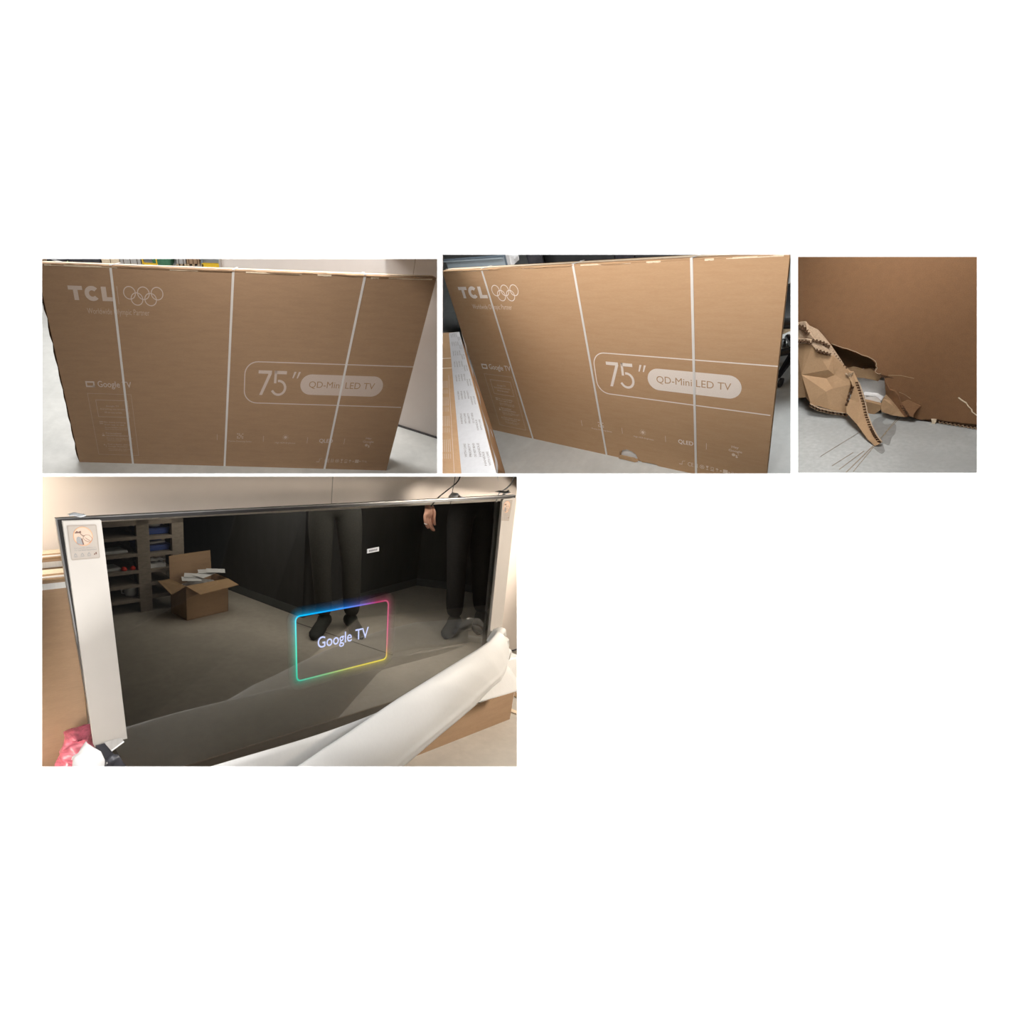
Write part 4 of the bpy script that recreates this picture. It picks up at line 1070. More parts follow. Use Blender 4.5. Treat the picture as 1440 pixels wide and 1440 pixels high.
creased('curled_flap', F2p, [(zr(290, 600), -0.018)], [(0, 1, 9), (1, 2, 3), (1, 3, 9), (3, 4, 9), (4, 5, 9), (5, 6, 7), (5, 7, 9), (7, 8, 9), (8, 0, 9)], 'kraft_inner', 0.005, 'pale inner flap lying before the foam')
Gp = [(zr(405, 575), -0.006), (zr(480, 540), -0.003), (zr(560, 575), -0.003), (zr(640, 612), -0.003), (zr(600, 645), -0.008), (zr(560, 700), -0.016), (zr(548, 745), -0.020), (zr(490, 720), -0.020), (zr(440, 640), -0.012)]
creased('curled_flap', Gp, [], [(0, 1, 8), (1, 2, 8), (2, 4, 8), (2, 3, 4), (4, 5, 8), (5, 7, 8), (5, 6, 7)], 'kraft_close', 0.004, 'small lifted curl by the bottom edge')
mb = MB(); flutes(mb, [A3(*zr(x, y), Y) for x, y, Y in ((410, 600, -.010), (440, 650, -.014), (470, 690, -.018), (500, 735, -.020))], 0.006, 0.0025, 0.008, (1, 0, 0.4)); mb.build('flute', 'kraft_gap_shade', t3, solid=0.001)
# second layer with open flutes under the face at right, and the little hanging scrap
lay = [A3(*zr(*q), 0.007) for q in ((560, 750), (700, 745), (850, 765), (1000, 780), (1320, 810), (1480, 825), (1480, 925), (1320, 912), (1150, 880), (1000, 850), (840, 822), (700, 815), (590, 800))]
MB().slab(lay, (0, 0.006, 0)).build('under_layer', 'kraft_gap_shade', t3)  # dark colour stands for the shaded gap under the face
mb = MB(); flutes(mb, [A3(*zr(x, y), 0.004) for x, y in ((850, 800), (1000, 825), (1150, 850), (1320, 880), (1450, 900))], 0.005, 0.003, 0.009, (0, 1, 0)); mb.build('flute', 'kraft_torn', t3, solid=0.0008)
tag(MB().slab([A3(*zr(*q), -0.002) for q in ((765, 765), (830, 768), (825, 800), (800, 842), (775, 815))], (0, 0.003, 0)).build('hanging_scrap', 'kraft_pale', t3), 'tiny torn scrap hanging from the bottom edge')
# floor marks: wet stain and scratches
G3 = lambda x, y, z=0.0006: R3.at(x, y, 2, F3Z + z)
def blob(pts, name, m, label, cat, z=0.0004):
    n = len(pts); sm = []
    for i in range(n):
        a, b, c, d = (pts[(i + k) % n] for k in (-1, 0, 1, 2))
        for k in range(4):
            u = k / 4
            f = lambda p0, p1, p2, p3: 0.5 * (2 * p1 + (p2 - p0) * u + (2 * p0 - 5 * p1 + 4 * p2 - p3) * u * u + (3 * p1 - p0 - 3 * p2 + p3) * u ** 3)
            sm.append((f(a[0], b[0], c[0], d[0]), f(a[1], b[1], c[1], d[1])))
    return tag(MB().slab([G3(x, y, z) for x, y in sm], (0, 0, 0.0003)).build(name, m, room=R3), label, cat)
blob([zr(60, 800), zr(150, 740), zr(220, 760), zr(180, 800), zr(215, 830), zr(310, 820), zr(345, 850), zr(330, 940), zr(290, 990), zr(260, 1080), zr(190, 1060), zr(200, 1120), zr(210, 1150), zr(180, 1180), zr(130, 1160), zr(70, 1100), zr(40, 950)], 'wet_stain', 'stain', 'dark damp stain on the floor beside the torn tongue', 'stain')
for k, (a, b, w_) in enumerate((((1154, 641.5), (1212, 605.5), 0.0016), ((1190, 664), (1246, 609), 0.0030), ((1170, 655), (1200, 636), 0.0022), ((1180, 660), (1215, 634), 0.0024), ((1200, 663), (1263, 586.5), 0.0022), ((1233, 622), (1265, 588), 0.0018))):
    p, q = G3(*a, 0.0012), G3(*b, 0.0012)
    lb = ('faint thin scratch left of the others, starting beside the crumpled flap', 'broad dark scratch running from the frame bottom to the tongue tip', 'short dark scratch, leftmost of the lower scratches', 'short dark scratch, second from the left of the lower ones', 'long brown scratch, rightmost, running up past the tongue tip', 'thin scratch crossing the damp stain below the bottom edge')[k]
    tag(MB().bar(p, q, w_, 0.0004, (0, 0, 1)).build('floor_scratch', 'scratch', room=R3), lb, 'scratch', 'scratches under the torn carton')

# ---------------------------------------------------------------- room 4: the television
TW, TH, TK = 1.675, 0.924, -0.058
TF = lambda s, u, y=0.0: Vector((TW * s + TK * u, y, TH * u))
tv = thing('television', R4, (TW / 2, 0, 0), 'large flat television showing a start-up logo, propped in a cardboard tray', 'television')
BZ = 0.0085
def fr_piece(name, m, a, b, c, d, y0, y1):
    return MB().hexa([TF(*a, y0), TF(*b, y0), TF(*b, y1), TF(*a, y1), TF(*d, y0), TF(*c, y0), TF(*c, y1), TF(*d, y1)]).build(name, m, tv)
bx, by = BZ / TW, BZ / TH
fr_piece('bezel', 'bezel', (0, 0), (1, 0), (1, by * 2), (0, by * 2), -0.004, 0.010)
fr_piece('bezel', 'bezel', (0, 1 - by), (1, 1 - by), (1, 1), (0, 1), -0.004, 0.010)
fr_piece('bezel', 'bezel', (0, by * 2), (bx, by * 2), (bx, 1 - by), (0, 1 - by), -0.004, 0.010)
fr_piece('bezel', 'bezel', (1 - bx, by * 2), (1, by * 2), (1, 1 - by), (1 - bx, 1 - by), -0.004, 0.010)
tag(fr_piece('frame_edge', 'bezel_edge', (0, 1), (1, 1), (1, 1.003), (0, 1.003), -0.005, 0.011), 'thin metallic top edge')
tag(fr_piece('frame_edge', 'bezel_edge', (-0.0022, 0), (0, 0), (0, 1.003), (-0.0022, 1.003), -0.005, 0.011), 'thin metallic side edge')
tag(fr_piece('frame_edge', 'bezel_edge', (1, 0), (1.0015, 0), (1.0015, 1.003), (1, 1.003), -0.005, 0.011), 'thin metallic side edge')
# dark see-through glossy glass; the room it reflects is built behind it
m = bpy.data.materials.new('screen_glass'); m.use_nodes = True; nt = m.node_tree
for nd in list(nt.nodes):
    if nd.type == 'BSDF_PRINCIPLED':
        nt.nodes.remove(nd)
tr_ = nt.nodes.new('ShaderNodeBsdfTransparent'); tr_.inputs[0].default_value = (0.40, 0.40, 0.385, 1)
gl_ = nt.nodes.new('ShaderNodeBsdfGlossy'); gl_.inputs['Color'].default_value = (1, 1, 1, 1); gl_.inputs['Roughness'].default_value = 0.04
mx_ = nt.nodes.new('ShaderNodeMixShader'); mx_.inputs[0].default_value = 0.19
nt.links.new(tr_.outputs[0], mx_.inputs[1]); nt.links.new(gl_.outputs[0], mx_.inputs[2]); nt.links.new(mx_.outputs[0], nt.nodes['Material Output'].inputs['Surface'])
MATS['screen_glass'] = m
tag(MB().add([TF(bx, by * 2), TF(1 - bx, by * 2), TF(1 - bx, 1 - by), TF(bx, 1 - by)], [(0, 1, 2, 3)]).build('screen', 'screen_glass', tv), 'dark glossy see-through screen with the reflected room built behind it')

# what the screen displays: rounded frame in four colours with its soft rim, and the lettering
tst = lambda x, y: (lambda l: ((l.x - TK * l.z / TH) / TW, l.z / TH))(R4.at(x, y, 1, 0))
qa = [tst(*c) for c in ((415.4, 867.2), (545.7, 843.9), (543.3, 925.7), (417.3, 958.5))]
gx0, gx1 = (qa[0][0] + qa[3][0]) / 2, (qa[1][0] + qa[2][0]) / 2; gy0, gy1 = (qa[2][1] + qa[3][1]) / 2, (qa[0][1] + qa[1][1]) / 2


def glow_mat(name):
    m = bpy.data.materials.new(name); m.use_nodes = True; nt = m.node_tree
    for nd in list(nt.nodes):
        if nd.type == 'BSDF_PRINCIPLED':
            nt.nodes.remove(nd)
    at = nt.nodes.new('ShaderNodeVertexColor'); at.layer_name = 'shown'
    em = nt.nodes.new('ShaderNodeEmission'); em.inputs[1].default_value = 1.0
    tr = nt.nodes.new('ShaderNodeBsdfTransparent'); mx = nt.nodes.new('ShaderNodeMixShader')
    nt.links.new(at.outputs['Color'], em.inputs[0]); nt.links.new(at.outputs['Alpha'], mx.inputs[0])
    nt.links.new(tr.outputs[0], mx.inputs[1]); nt.links.new(em.outputs[0], mx.inputs[2]); nt.links.new(mx.outputs[0], nt.nodes['Material Output'].inputs['Surface'])
    MATS[name] = m


glow_mat('display_rim')
def rim_path(r, k=6):
    """Rounded rectangle in the logo's own 0..1 coordinates, as points and outward directions in metres."""
    Wm, Hm = (gx1 - gx0) * TW, (gy1 - gy0) * TH
    out = []
    for cx, cy, a0 in ((r, r, 180), (Wm - r, r, 270), (Wm - r, Hm - r, 0), (r, Hm - r, 90)):
        for i in range(k + 1):
            a = math.radians(a0 + 90 * i / k); out.append((cx + r * math.cos(a), cy + r * math.sin(a), math.cos(a), math.sin(a)))
    res = []
    for i in range(len(out)):
        p, q = out[i], out[(i + 1) % len(out)]
        res.append(p)
        if math.hypot(q[0] - p[0], q[1] - p[1]) > 0.03:
            for j in range(1, 10):
                u = j / 10; res.append(tuple(p[c] + (q[c] - p[c]) * u for c in range(4)))
    return res, Wm, Hm


path, Wm, Hm = rim_path(0.016)
STOPS = [(0.0, (0.03, 0.50, 0.32)), (0.09, (0.08, 0.72, 0.50)), (0.17, (0.10, 0.75, 0.85)), (0.20, (0.0, 0.52, 1.0)), (0.33, (0.01, 0.30, 0.95)), (0.41, (0.20, 0.14, 0.60)), (0.45, (0.42, 0.03, 0.12)), (0.51, (0.50, 0.10, 0.17)), (0.58, (0.62, 0.12, 0.24)), (0.65, (0.58, 0.22, 0.20)), (0.685, (0.72, 0.62, 0.08)), (0.80, (0.60, 0.52, 0.08)), (0.90, (0.22, 0.48, 0.20)), (1.0, (0.05, 0.48, 0.34))]


def rim_col(x, y):
    # goes clockwise from the lower left corner
    per = 2 * (Wm + Hm)
    d = [(abs(x), y), (abs(Hm - y), Hm + x), (abs(Wm - x), Hm + Wm + Hm - y), (abs(y), Hm + Wm + Hm + Wm - x)]
    f = max(0.0, min(1.0, min(d)[1] / per))
    for (a, ca), (b, cb) in zip(STOPS, STOPS[1:]):
        if a <= f <= b:
            u = (f - a) / (b - a); return [ca[i] + (cb[i] - ca[i]) * u for i in range(3)]
    return STOPS[-1][1]


rings = [(-0.0035, 0.0), (-0.0016, 0.9), (0.0012, 0.9), (0.0040, 0.35), (0.011, 0.15), (0.020, 0.05), (0.034, 0.0)]
mb = MB(); cols = []
for off, al in rings:
    for x, y, dx, dy in path:
        l = math.hypot(dx, dy) or 1
        mb.v.append(TF(gx0 + (x + dx / l * off) / TW, gy0 + (y + dy / l * off) / TH, -0.0012)); cols.append((*[c * (1.25 if abs(off) < 0.003 else 0.9) for c in rim_col(x, y)], al))
np_ = len(path)
for j in range(len(rings) - 1):
    for i in range(np_):
        mb.f.append((j * np_ + i, j * np_ + (i + 1) % np_, (j + 1) * np_ + (i + 1) % np_, (j + 1) * np_ + i)); mb.mi.append(0)
o = mb.build('logo_frame', 'display_rim', tv)
ca = o.data.color_attributes.new('shown', 'FLOAT_COLOR', 'POINT')
for i, c in enumerate(cols):
    ca.data[i].color = c
o['label'] = 'glowing rounded frame in blue, red, yellow and green'
emit_mat('display_text', (0.62, 0.68, 1.0), 1.0)
a, b = tst(446.5, 913), tst(518, 889)
mb = MB(); lx0, lx1 = a[0], b[0]
ty0 = gy0 + (gy1 - gy0) * 0.39; ty1 = gy0 + (gy1 - gy0) * 0.625
put_text(mb, 'Google TV', lambda s, u: TF(s, u, -0.0016), lx0, ty0, lx1, ty1, bold=0.006)
mb.build('logo_lettering', 'display_text', tv)['label'] = 'pale blue lettering of the start-up logo'

# protective white strips with instruction labels, stuck over both ends
def strip(q, label, st_q, z):
    pts = [R4.at(x, y, 1, -0.006) for x, y in q]
    t = thing('protective_strip', R4, pts[3], label, 'cover strip')
    MB().slab(pts, (0, -0.012, 0)).build('strip', 'strip_white', t, bevel=0.002)
    S = lambda u, v, y=-0.0188: (R4.at(*st_q[0], 1, y).lerp(R4.at(*st_q[1], 1, y), u)).lerp(R4.at(*st_q[3], 1, y).lerp(R4.at(*st_q[2], 1, y), u), v)
    mb = MB(); r = 0.06; pts = []
    for cx, cy, a0 in ((1 - r, r, -90), (1 - r, 1 - r, 0), (r, 1 - r, 90), (r, r, 180)):
        for k in range(5):
            an = math.radians(a0 + 22.5 * k); pts.append(S(cx + r * math.cos(an), cy + r * math.sin(an)))
    mb.add(pts, [tuple(range(len(pts)))])
    sk = mb.build('instruction_label', 'sticker_beige', t)
    G = lambda u, v: S(u, v, -0.0194); G2 = lambda u, v: S(u, v, -0.0199); G3_ = lambda u, v: S(u, v, -0.0204)
    mb = MB(); path_line(mb, lambda u, v: S(u, v, -0.0192), [(0.03, 0.03), (0.97, 0.03), (0.97, 0.97), (0.03, 0.97), (0.03, 0.03)], 0.014, 0.012); mb.build('border', 'sticker_line', sk)
    mb = MB(); disc(mb, G, 0.5, 0.33, 0.31, 0.255, 32); mb.build('picture_disc', 'skin_ink', sk)
    mb = MB(); ring(mb, G2, 0.5, 0.33, 0.325, 0.268, 0.018, 0.015, 36); mb.build('picture_ring', 'orange_ink', sk)
    mb = MB(); mb.flat([G2(0.25, 0.60 - 0.08), G2(0.28, 0.36), G2(0.34, 0.33), G2(0.42, 0.36), G2(0.46, 0.58), G2(0.36, 0.57)]); mb.build('glove_drawing', 'ink_grey', sk)
    mb = MB(); mb.flat([G2(0.24, 0.22), G2(0.31, 0.17), G2(0.36, 0.20), G2(0.44, 0.17), G2(0.45, 0.23), G2(0.24, 0.24)]); mb.flat([G2(0.42, 0.40), G2(0.46, 0.38), G2(0.50, 0.57), G2(0.46, 0.575)])
    mb.build('sleeve_drawing', 'brown_ink', sk)
    mb = MB(); path_line(mb, G3_, [(0.40, 0.22), (0.44, 0.28), (0.50, 0.32), (0.55, 0.33)], 0.02, 0.018); path_line(mb, G3_, [(0.50, 0.33), (0.60, 0.29), (0.70, 0.30), (0.80, 0.40), (0.78, 0.46), (0.70, 0.51), (0.56, 0.46), (0.50, 0.40), (0.50, 0.33)], 0.012, 0.010); path_line(mb, G3_, [(0.56, 0.37), (0.62, 0.41), (0.72, 0.47)], 0.012, 0.010)
    mb.build('hand_drawing', 'brown_ink', sk)
    mb = MB(); put_text(mb, "Don't peel this off before the", G, 0.15, 0.685, 0.90, 0.64); put_text(mb, 'TV has been assembled', G, 0.15, 0.745, 0.90, 0.70); mb.build('lettering', 'ink_grey', sk)
    for k, cx in enumerate((0.17, 0.40, 0.63, 0.84)):
        mb = MB()
        if k < 3:
            mb.flat([G(cx - 0.055, 0.86), G(cx, 0.79), G(cx + 0.055, 0.86), G(cx + 0.04, 0.875), G(cx, 0.82), G(cx - 0.04, 0.875)]); rect(mb, G, cx - 0.07, 0.885, cx + 0.07, 0.895); rect(mb, G, cx - 0.07, 0.905, cx + 0.05, 0.913)
            mb.build('care_symbol', 'ink_grey', sk)
        else:
            mb.flat([G(cx - 0.05, 0.86), G(cx - 0.01, 0.83), G(cx, 0.87), G(cx - 0.04, 0.89)]); mb.flat([G(cx + 0.005, 0.82), G(cx + 0.05, 0.80), G(cx + 0.06, 0.86), G(cx + 0.02, 0.88)])
            mb.build('care_symbol', 'brown_ink', sk)
    return t


strip(((88.1, 733), (139.4, 731.6), (176.1, 1035.1), (131.8, 1045.6)), 'wide white protective strip down the near end of the television', ((93.4, 738.5), (135.8, 737.1), (141.2, 785), (100.1, 788.6)), 0)
strip(((704.6, 702.1), (722.2, 700.0), (699.5, 905), (683.5, 915)), 'narrow-looking white protective strip down the far end of the television', ((706.4, 703.6), (721.0, 702.6), (715.8, 732.6), (704.4, 732.0)), 0)
# bits of clear film on the top corners
for a, b, lb in (((98, 727), (121, 731.5), 'clear film scrap on the near top corner of the television'), ((702, 693.5), (718, 699.5), 'clear film scrap on the far top corner of the television')):
    p, q = R4.at(*a, 1, -0.006), R4.at(b[0], a[1], 1, -0.006)
    hgt = abs(p.z - R4.at(a[0], b[1], 1, -0.006).z)
    tag(MB().grid(lambda u, v: p.lerp(q, u) + Vector((0, 0.02 * v, 0.0055 + 0.002 * math.sin(7 * u + 5 * v) - 0.004 * (1 - v))), 10, 5).build('film_scrap', 'clear_film', room=R4, smooth=True, solid=0.001), lb, 'film')
# small barcode label on the glass
q = [R4.at(x, y, 1, -0.0012) for x, y in ((516.4, 772.2), (532.9, 768.9), (532.9, 774.9), (516.2, 778.2))]
t = thing('barcode_label', R4, q[3], 'small white barcode label on the dark screen', 'label')
MB().slab(q, (0, -0.0008, 0)).build('paper', 'paper', t)
S = lambda u, v: (q[0].lerp(q[1], u)).lerp(q[3].lerp(q[2], u), v) + Vector((0, -0.0011, 0))
mb = MB()
for k in range(14):
    rect(mb, S, 0.14 + 0.052 * k, 0.28, 0.14 + 0.052 * k + 0.022 + 0.012 * (k % 3 == 0), 0.75)
mb.build('bars', 'ink_black', t, kind='stuff')

# cardboard tray the set stands in
t = thing('carton_tray', R4, (0.8, 0, FZ), 'open brown cardboard tray under the television', 'tray')
MB().slab([Vector((-0.12, -0.10, FZ)), Vector((1.688, -0.10, FZ)), Vector((1.688, -0.10, 0.087)), Vector((-0.12, -0.10, 0.085))], (0, 0.006, 0)).build('front_panel', 'kraft', t)
MB().slab([Vector((1.688, -0.094, FZ)), Vector((1.688, 0.12, FZ)), Vector((1.688, 0.12, 0.087)), Vector((1.688, -0.094, 0.087))], (-0.006, 0, 0)).build('end_panel', 'kraft', t)
MB().slab([Vector((-0.12, 0.115, FZ)), Vector((1.68, 0.115, FZ)), Vector((1.68, 0.115, -0.02)), Vector((-0.12, 0.115, -0.02))], (0, 0.006, 0)).build('back_panel', 'kraft', t)
MB().slab([Vector((-0.12, -0.094, FZ + 0.001)), Vector((1.67, -0.094, FZ + 0.001)), Vector((1.67, 0.0, FZ + 0.001)), Vector((-0.12, 0.0, FZ + 0.001))], (0, 0, 0.006)).build('bottom_panel', 'kraft', t)
# foam end block standing in the tray
t = thing('foam_block', R4, (1.72, 0.02, FZ + 0.007), 'white foam end block standing in the tray', 'foam')
mb = MB(); mb.box((1.56, -0.088, FZ + 0.010), (1.665, -0.022, 0.20)); mb.build('post', 'foam_block', t, bevel=0.006)
mb = MB(); mb.box((1.692, -0.03, FZ), (1.80, 0.10, 0.205)); mb.build('corner', 'foam_block', t, bevel=0.006)
# loose scraps on the floor at the right
for k, (pts, m_, lb) in enumerate(((((717, 971), (727, 975), (727, 982), (719, 978)), 'kraft_inner', 'brown cardboard scrap on the floor beyond the tray end'), (((716, 996), (727, 1001), (727, 1005), (714, 1000)), 'kraft_pale', 'pale cardboard scrap on the floor beside the tray end'))):
    tag(MB().slab([R4.at(x, y, 2, FZ + 0.002) for x, y in pts], (0, 0, 0.004)).build('cardboard_scrap', m_, room=R4), lb, 'scrap')

# white foam sheets: a rear one over the tray front, a big fold over it
YB_, ZT_ = -0.155, 0.255
rnd = random.Random(21)
def rear_sheet(u, v):
    x = -0.02 + 1.60 * u
    z = 0.257 - 0.02 * (1 - u) + 0.006 * math.sin(11 * u) - 0.335 * v * (1 - 0.78 * min(1, max(0, (u - 0.52) / 0.22)))
    y = YB_ - 0.012 * math.sin(5 * u + 2 * v) - 0.05 * v + 0.035 * max(0, u - 0.75) * 4 * (1 - v)
    return Vector((x, y, max(z, FZ + 0.002)))
tag(MB().grid(rear_sheet, 60, 16).build('foam_sheet', 'foam_sheet', room=R4, smooth=True, solid=0.003), 'smooth white foam sheet hanging over the tray front', 'sheet')
upper = [((405, 1087), -0.235), ((418.8, 1078), -0.235), ((455, 1053), -0.235), ((489, 1031), -0.23), ((525, 1006), -0.225), ((560, 982.5), -0.22), ((600, 957.8), -0.21), ((640, 933), -0.19), ((671, 914), -0.165), ((688, 902), -0.13), ((700, 887), -0.08)]
lower = [((545, 1096), -0.25), ((567, 1077), -0.25), ((590, 1058), -0.245), ((618, 1034), -0.24), ((645, 1012), -0.235), ((668, 992.6), -0.225), ((680, 979), -0.215), ((693, 966), -0.20), ((704, 957), -0.18), ((711, 943), -0.15), ((714, 925), -0.10)]
def interp(L, u):
    f = u * (len(L) - 1); i = min(int(f), len(L) - 2); k = f - i
    (a, ya), (b, yb) = L[i], L[i + 1]
    return (a[0] + (b[0] - a[0]) * k, a[1] + (b[1] - a[1]) * k), ya + (yb - ya) * k
def fold(u, v):
    (a, ya), (b, yb) = interp(upper, u), interp(lower, u)
    A_, B_ = R4.at(*a, 1, ya), R4.at(*b, 1, yb)
    p = A_.lerp(B_, v)
    bulge = math.sin(math.pi * min(1, v * 1.02)) ** 0.8
    p += Vector((0, -0.045 * bulge * (1 - 0.5 * u), 0.02 * bulge * (1 - v)))
    ridge = 0.006 * math.exp(-((v - 0.80 + 0.25 * (1 - u) * 0) / 0.05) ** 2) + 0.004 * math.exp(-((v - 0.93) / 0.03) ** 2)
    p += Vector((0, -ridge + 0.0012 * math.sin(17 * v + 6 * u) * v, 0))
    return p
mb = MB().grid(fold, 70, 34)
# the fold rolls back behind its upper edge
mb.grid(lambda u, v: fold(u, 0) + Vector((0, 0.02 * v, -0.10 * v - 0.01 * math.sin(9 * u) * v)), 50, 6)
t = thing('foam_sheet', R4, R4.at(640, 990, 1, -0.2), 'big rolled fold of white foam sheet sweeping up to the tray end', 'sheet')
mb.build('fold', 'foam_sheet', t, smooth=True, solid=0.003)
# gathered bunch at the far corner
for k, pth in enumerate(((((690, 902), -0.09), ((700, 889), -0.075), ((705, 886), -0.06), ((709, 893), -0.05)), (((688, 912), -0.10), ((701, 900), -0.09), ((709, 899), -0.07), ((713, 908), -0.06)), (((692, 930), -0.12), ((706, 920), -0.10), ((713, 915), -0.07), ((714, 926), -0.06)))):
    pp = [R4.at(*a, 1, y) for a, y in pth]
    MB().tube(pp, [0.018, 0.024, 0.020, 0.010], 12, flat=0.6).build('pleat', 'foam_sheet', t, smooth=True)

# the cartons behind at the left, strapped
lb_x1 = 0.10
for k, (y0, z1, x0, lb) in enumerate(((0.13, 0.742, -0.25, 'brown strapped carton standing behind the near end of the television'), (0.25, 0.770, -0.25, 'second brown strapped carton leaning on the wall behind the first'))):
    t = thing('strapped_carton', R4, (x0, y0, FZ), lb, 'carton', 'strapped cartons behind the television')
    D_ = 0.105
    xe = R4.at(104 if k == 0 else 101, 812 if k == 0 else 785, 1, y0).x
    MB().box((x0, y0, FZ), (xe, y0 + D_, z1)).build('body', 'kraft', t, bevel=0.003)
    MB().box((x0, y0 + 0.002, z1), (xe, y0 + D_ * 0.48, z1 + 0.005)).build('top_flap', 'kraft_inner', t)
    MB().box((x0, y0 + D_ * 0.52, z1), (xe, y0 + D_ - 0.002, z1 + 0.005)).build('top_flap', 'kraft_pale', t)
    for yy, zz_ in ((y0 - 0.0015, z1 - 0.022), (y0 + 0.012, z1 + 0.005)):
        MB().box((x0, yy, zz_), (xe + 0.001, yy + (0.0015 if yy < y0 else 0.016), zz_ + (0.016 if yy < y0 else 0.0015))).build('strap', 'strap', t)

# pink bubble wrap and white bag at the near bottom corner
def crumple(p, seed):
    f = lambda a, b, c, k: math.sin(a * p.x + 1.7 * math.sin(b * p.z + seed)) * math.cos(c * p.z - 1.3 * math.sin(a * p.y + k))
    return Vector((f(41, 33, 37, 0.3), f(53, 47, 43, 1.9), f(37, 59, 51, 3.1))) + 0.5 * Vector((f(97, 83, 101, 0.7), f(89, 113, 91, 2.3), f(103, 79, 109, 4.1)))


def lump(name, outline, yc_, dep, m_, label, cat, amp=0.006, seed=0):
    """A crumpled soft lump with the measured outline."""
    outline = [(a[0] + (b[0] - a[0]) * k / 3, a[1] + (b[1] - a[1]) * k / 3) for a, b in zip(outline, outline[1:] + outline[:1]) for k in range(3)]
    P = [R4.at(x, y, 1, yc_) for x, y in outline]; c = sum(P, Vector()) / len(P); n = len(P)
    mb = MB(); rg = 12
    for side_ in (-1, 1):
        base = len(mb.v); mb.v.append(c + Vector((0, side_ * dep, 0)))
        for r in range(1, rg + 1):
            f = r / rg
            for i in range(n):
                p = c.lerp(P[i], f); p = p + Vector((0, side_ * dep * math.sqrt(max(0, 1 - f * f)), 0))
                nz = crumple(p, seed) * amp * (1 if r < rg else 0.3)
                mb.v.append(p + nz)
        for i in range(n):
            j = (i + 1) % n
            mb.f.append((base, base + 1 + i, base + 1 + j)); mb.mi.append(0)
            for r in range(1, rg):
                a0 = base + 1 + (r - 1) * n; a1 = base + 1 + r * n
                mb.f.append((a0 + i, a1 + i, a1 + j, a0 + j)); mb.mi.append(0)
    o = mb.build(name, m_, room=R4, smooth=True)
    bmm = bmesh.new(); bmm.from_mesh(o.data); bmesh.ops.remove_doubles(bmm, verts=bmm.verts, dist=0.0005); bmesh.ops.recalc_face_normals(bmm, faces=bmm.faces); bmm.to_mesh(o.data); bmm.free()
    return tag(o, label, cat)
lump('bubble_wrap', [(118, 1019.5), (111, 1023), (104, 1029), (96, 1037), (89, 1046), (87, 1056), (85, 1066), (80, 1080), (76, 1100), (78, 1130), (105, 1140), (135, 1130), (136, 1090), (134, 1060), (130, 1035), (127, 1020)], 0.068, 0.035, 'pink_wrap', 'pink bubble wrap stuffed beside the near bottom corner of the television', 'bubble wrap', 0.012, 3)
lump('plastic_bag', [(121.7, 1047.5), (114, 1051), (108, 1057), (104, 1066), (100.5, 1078), (97, 1100), (102, 1130), (125, 1136), (146, 1125), (149, 1095), (144.6, 1076), (140, 1062), (133, 1052)], -0.165, 0.045, 'white_bag', 'white plastic bag in front of the pink bubble wrap', 'bag', 0.012, 7)
# dark film pouch with a clear label under the near strip
t = thing('film_pouch', R4, R4.at(150, 1070, 1, -0.03), 'dark grey film pouch under the near protective strip', 'pouch')
q0 = [R4.at(x, y, 1, -0.022) for x, y in ((134, 1048), (152, 1044), (158, 1058), (176, 1075), (170, 1098), (140, 1098))]
MB().slab(q0, (0, -0.004, 0)).build('pouch', 'black_film', t)
lump_o = lump('fold', [(150, 1066), (158, 1061), (168, 1064), (176, 1076), (168, 1090), (152, 1090), (146, 1078)], -0.028, 0.012, 'black_film', None, None, 0.004, 12)
lump_o.parent = t; lump_o.matrix_parent_inverse = Matrix.Identity(4); lump_o.matrix_basis = Matrix.Translation(Vector(lump_o['_base']) - Vector(t['_base']))
lq = [R4.at(x, y, 1, -0.03) for x, y in ((146, 1043.9), (170.3, 1037.8), (174.2, 1042.5), (156.4, 1055.7))]
tag(MB().slab(lq, (0, 0.002, 0)).build('clear_label', 'grey_film', t), 'silvery clear label')
tag(MB().bar(lq[2] + Vector((0, -0.001, 0)), lq[3] + Vector((0, -0.001, 0)), 0.004, 0.001, (0, 1, 0)).build('label_edge', 'white_plastic', t), 'bright label edge')

# cables and plugs behind the top edge
def cable(pts, Y, r, m_, label, n=8):
    P = [R4.at(x, y, 1, Y) for x, y in pts]
    sm = []
    for i in range(len(P) - 1):
        a, b, c, d = P[max(i - 1, 0)], P[i], P[i + 1], P[min(i + 2, len(P) - 1)]
        for k in range(6):
            u = k / 6; sm.append(0.5 * (2 * b + (c - a) * u + (2 * a - 5 * b + 4 * c - d) * u * u + (3 * b - a - 3 * c + d) * u ** 3))
    sm.append(P[-1])
    return tag(MB().tube(sm, r, n).build('power_cable', m_, room=R4, smooth=True), label, 'cable')
cable([(647.2, 669.3), (645, 675), (641, 680), (636.7, 683.5), (627, 691), (616.2, 700), (606, 712)], 0.20, 0.0028, 'black_plastic', 'black power cable dropping behind the television top edge')
cable([(640.2, 669.3), (638.4, 681), (636.3, 690), (634.8, 700), (633, 712)], 0.32, 0.0014, 'black_plastic', 'thin dark wire beside the black power cable')
cable([(723.6, 669.3), (719.6, 679.2), (715.5, 684), (711.5, 687.4), (706, 691), (701.0, 696), (698, 706)], 0.12, 0.0030, 'white_plastic', 'white cable rising at the far top corner of the television')
t = thing('power_plug', R4, R4.at(638, 699, 1, 0.18), 'white plug and socket lump behind the television top edge', 'plug')
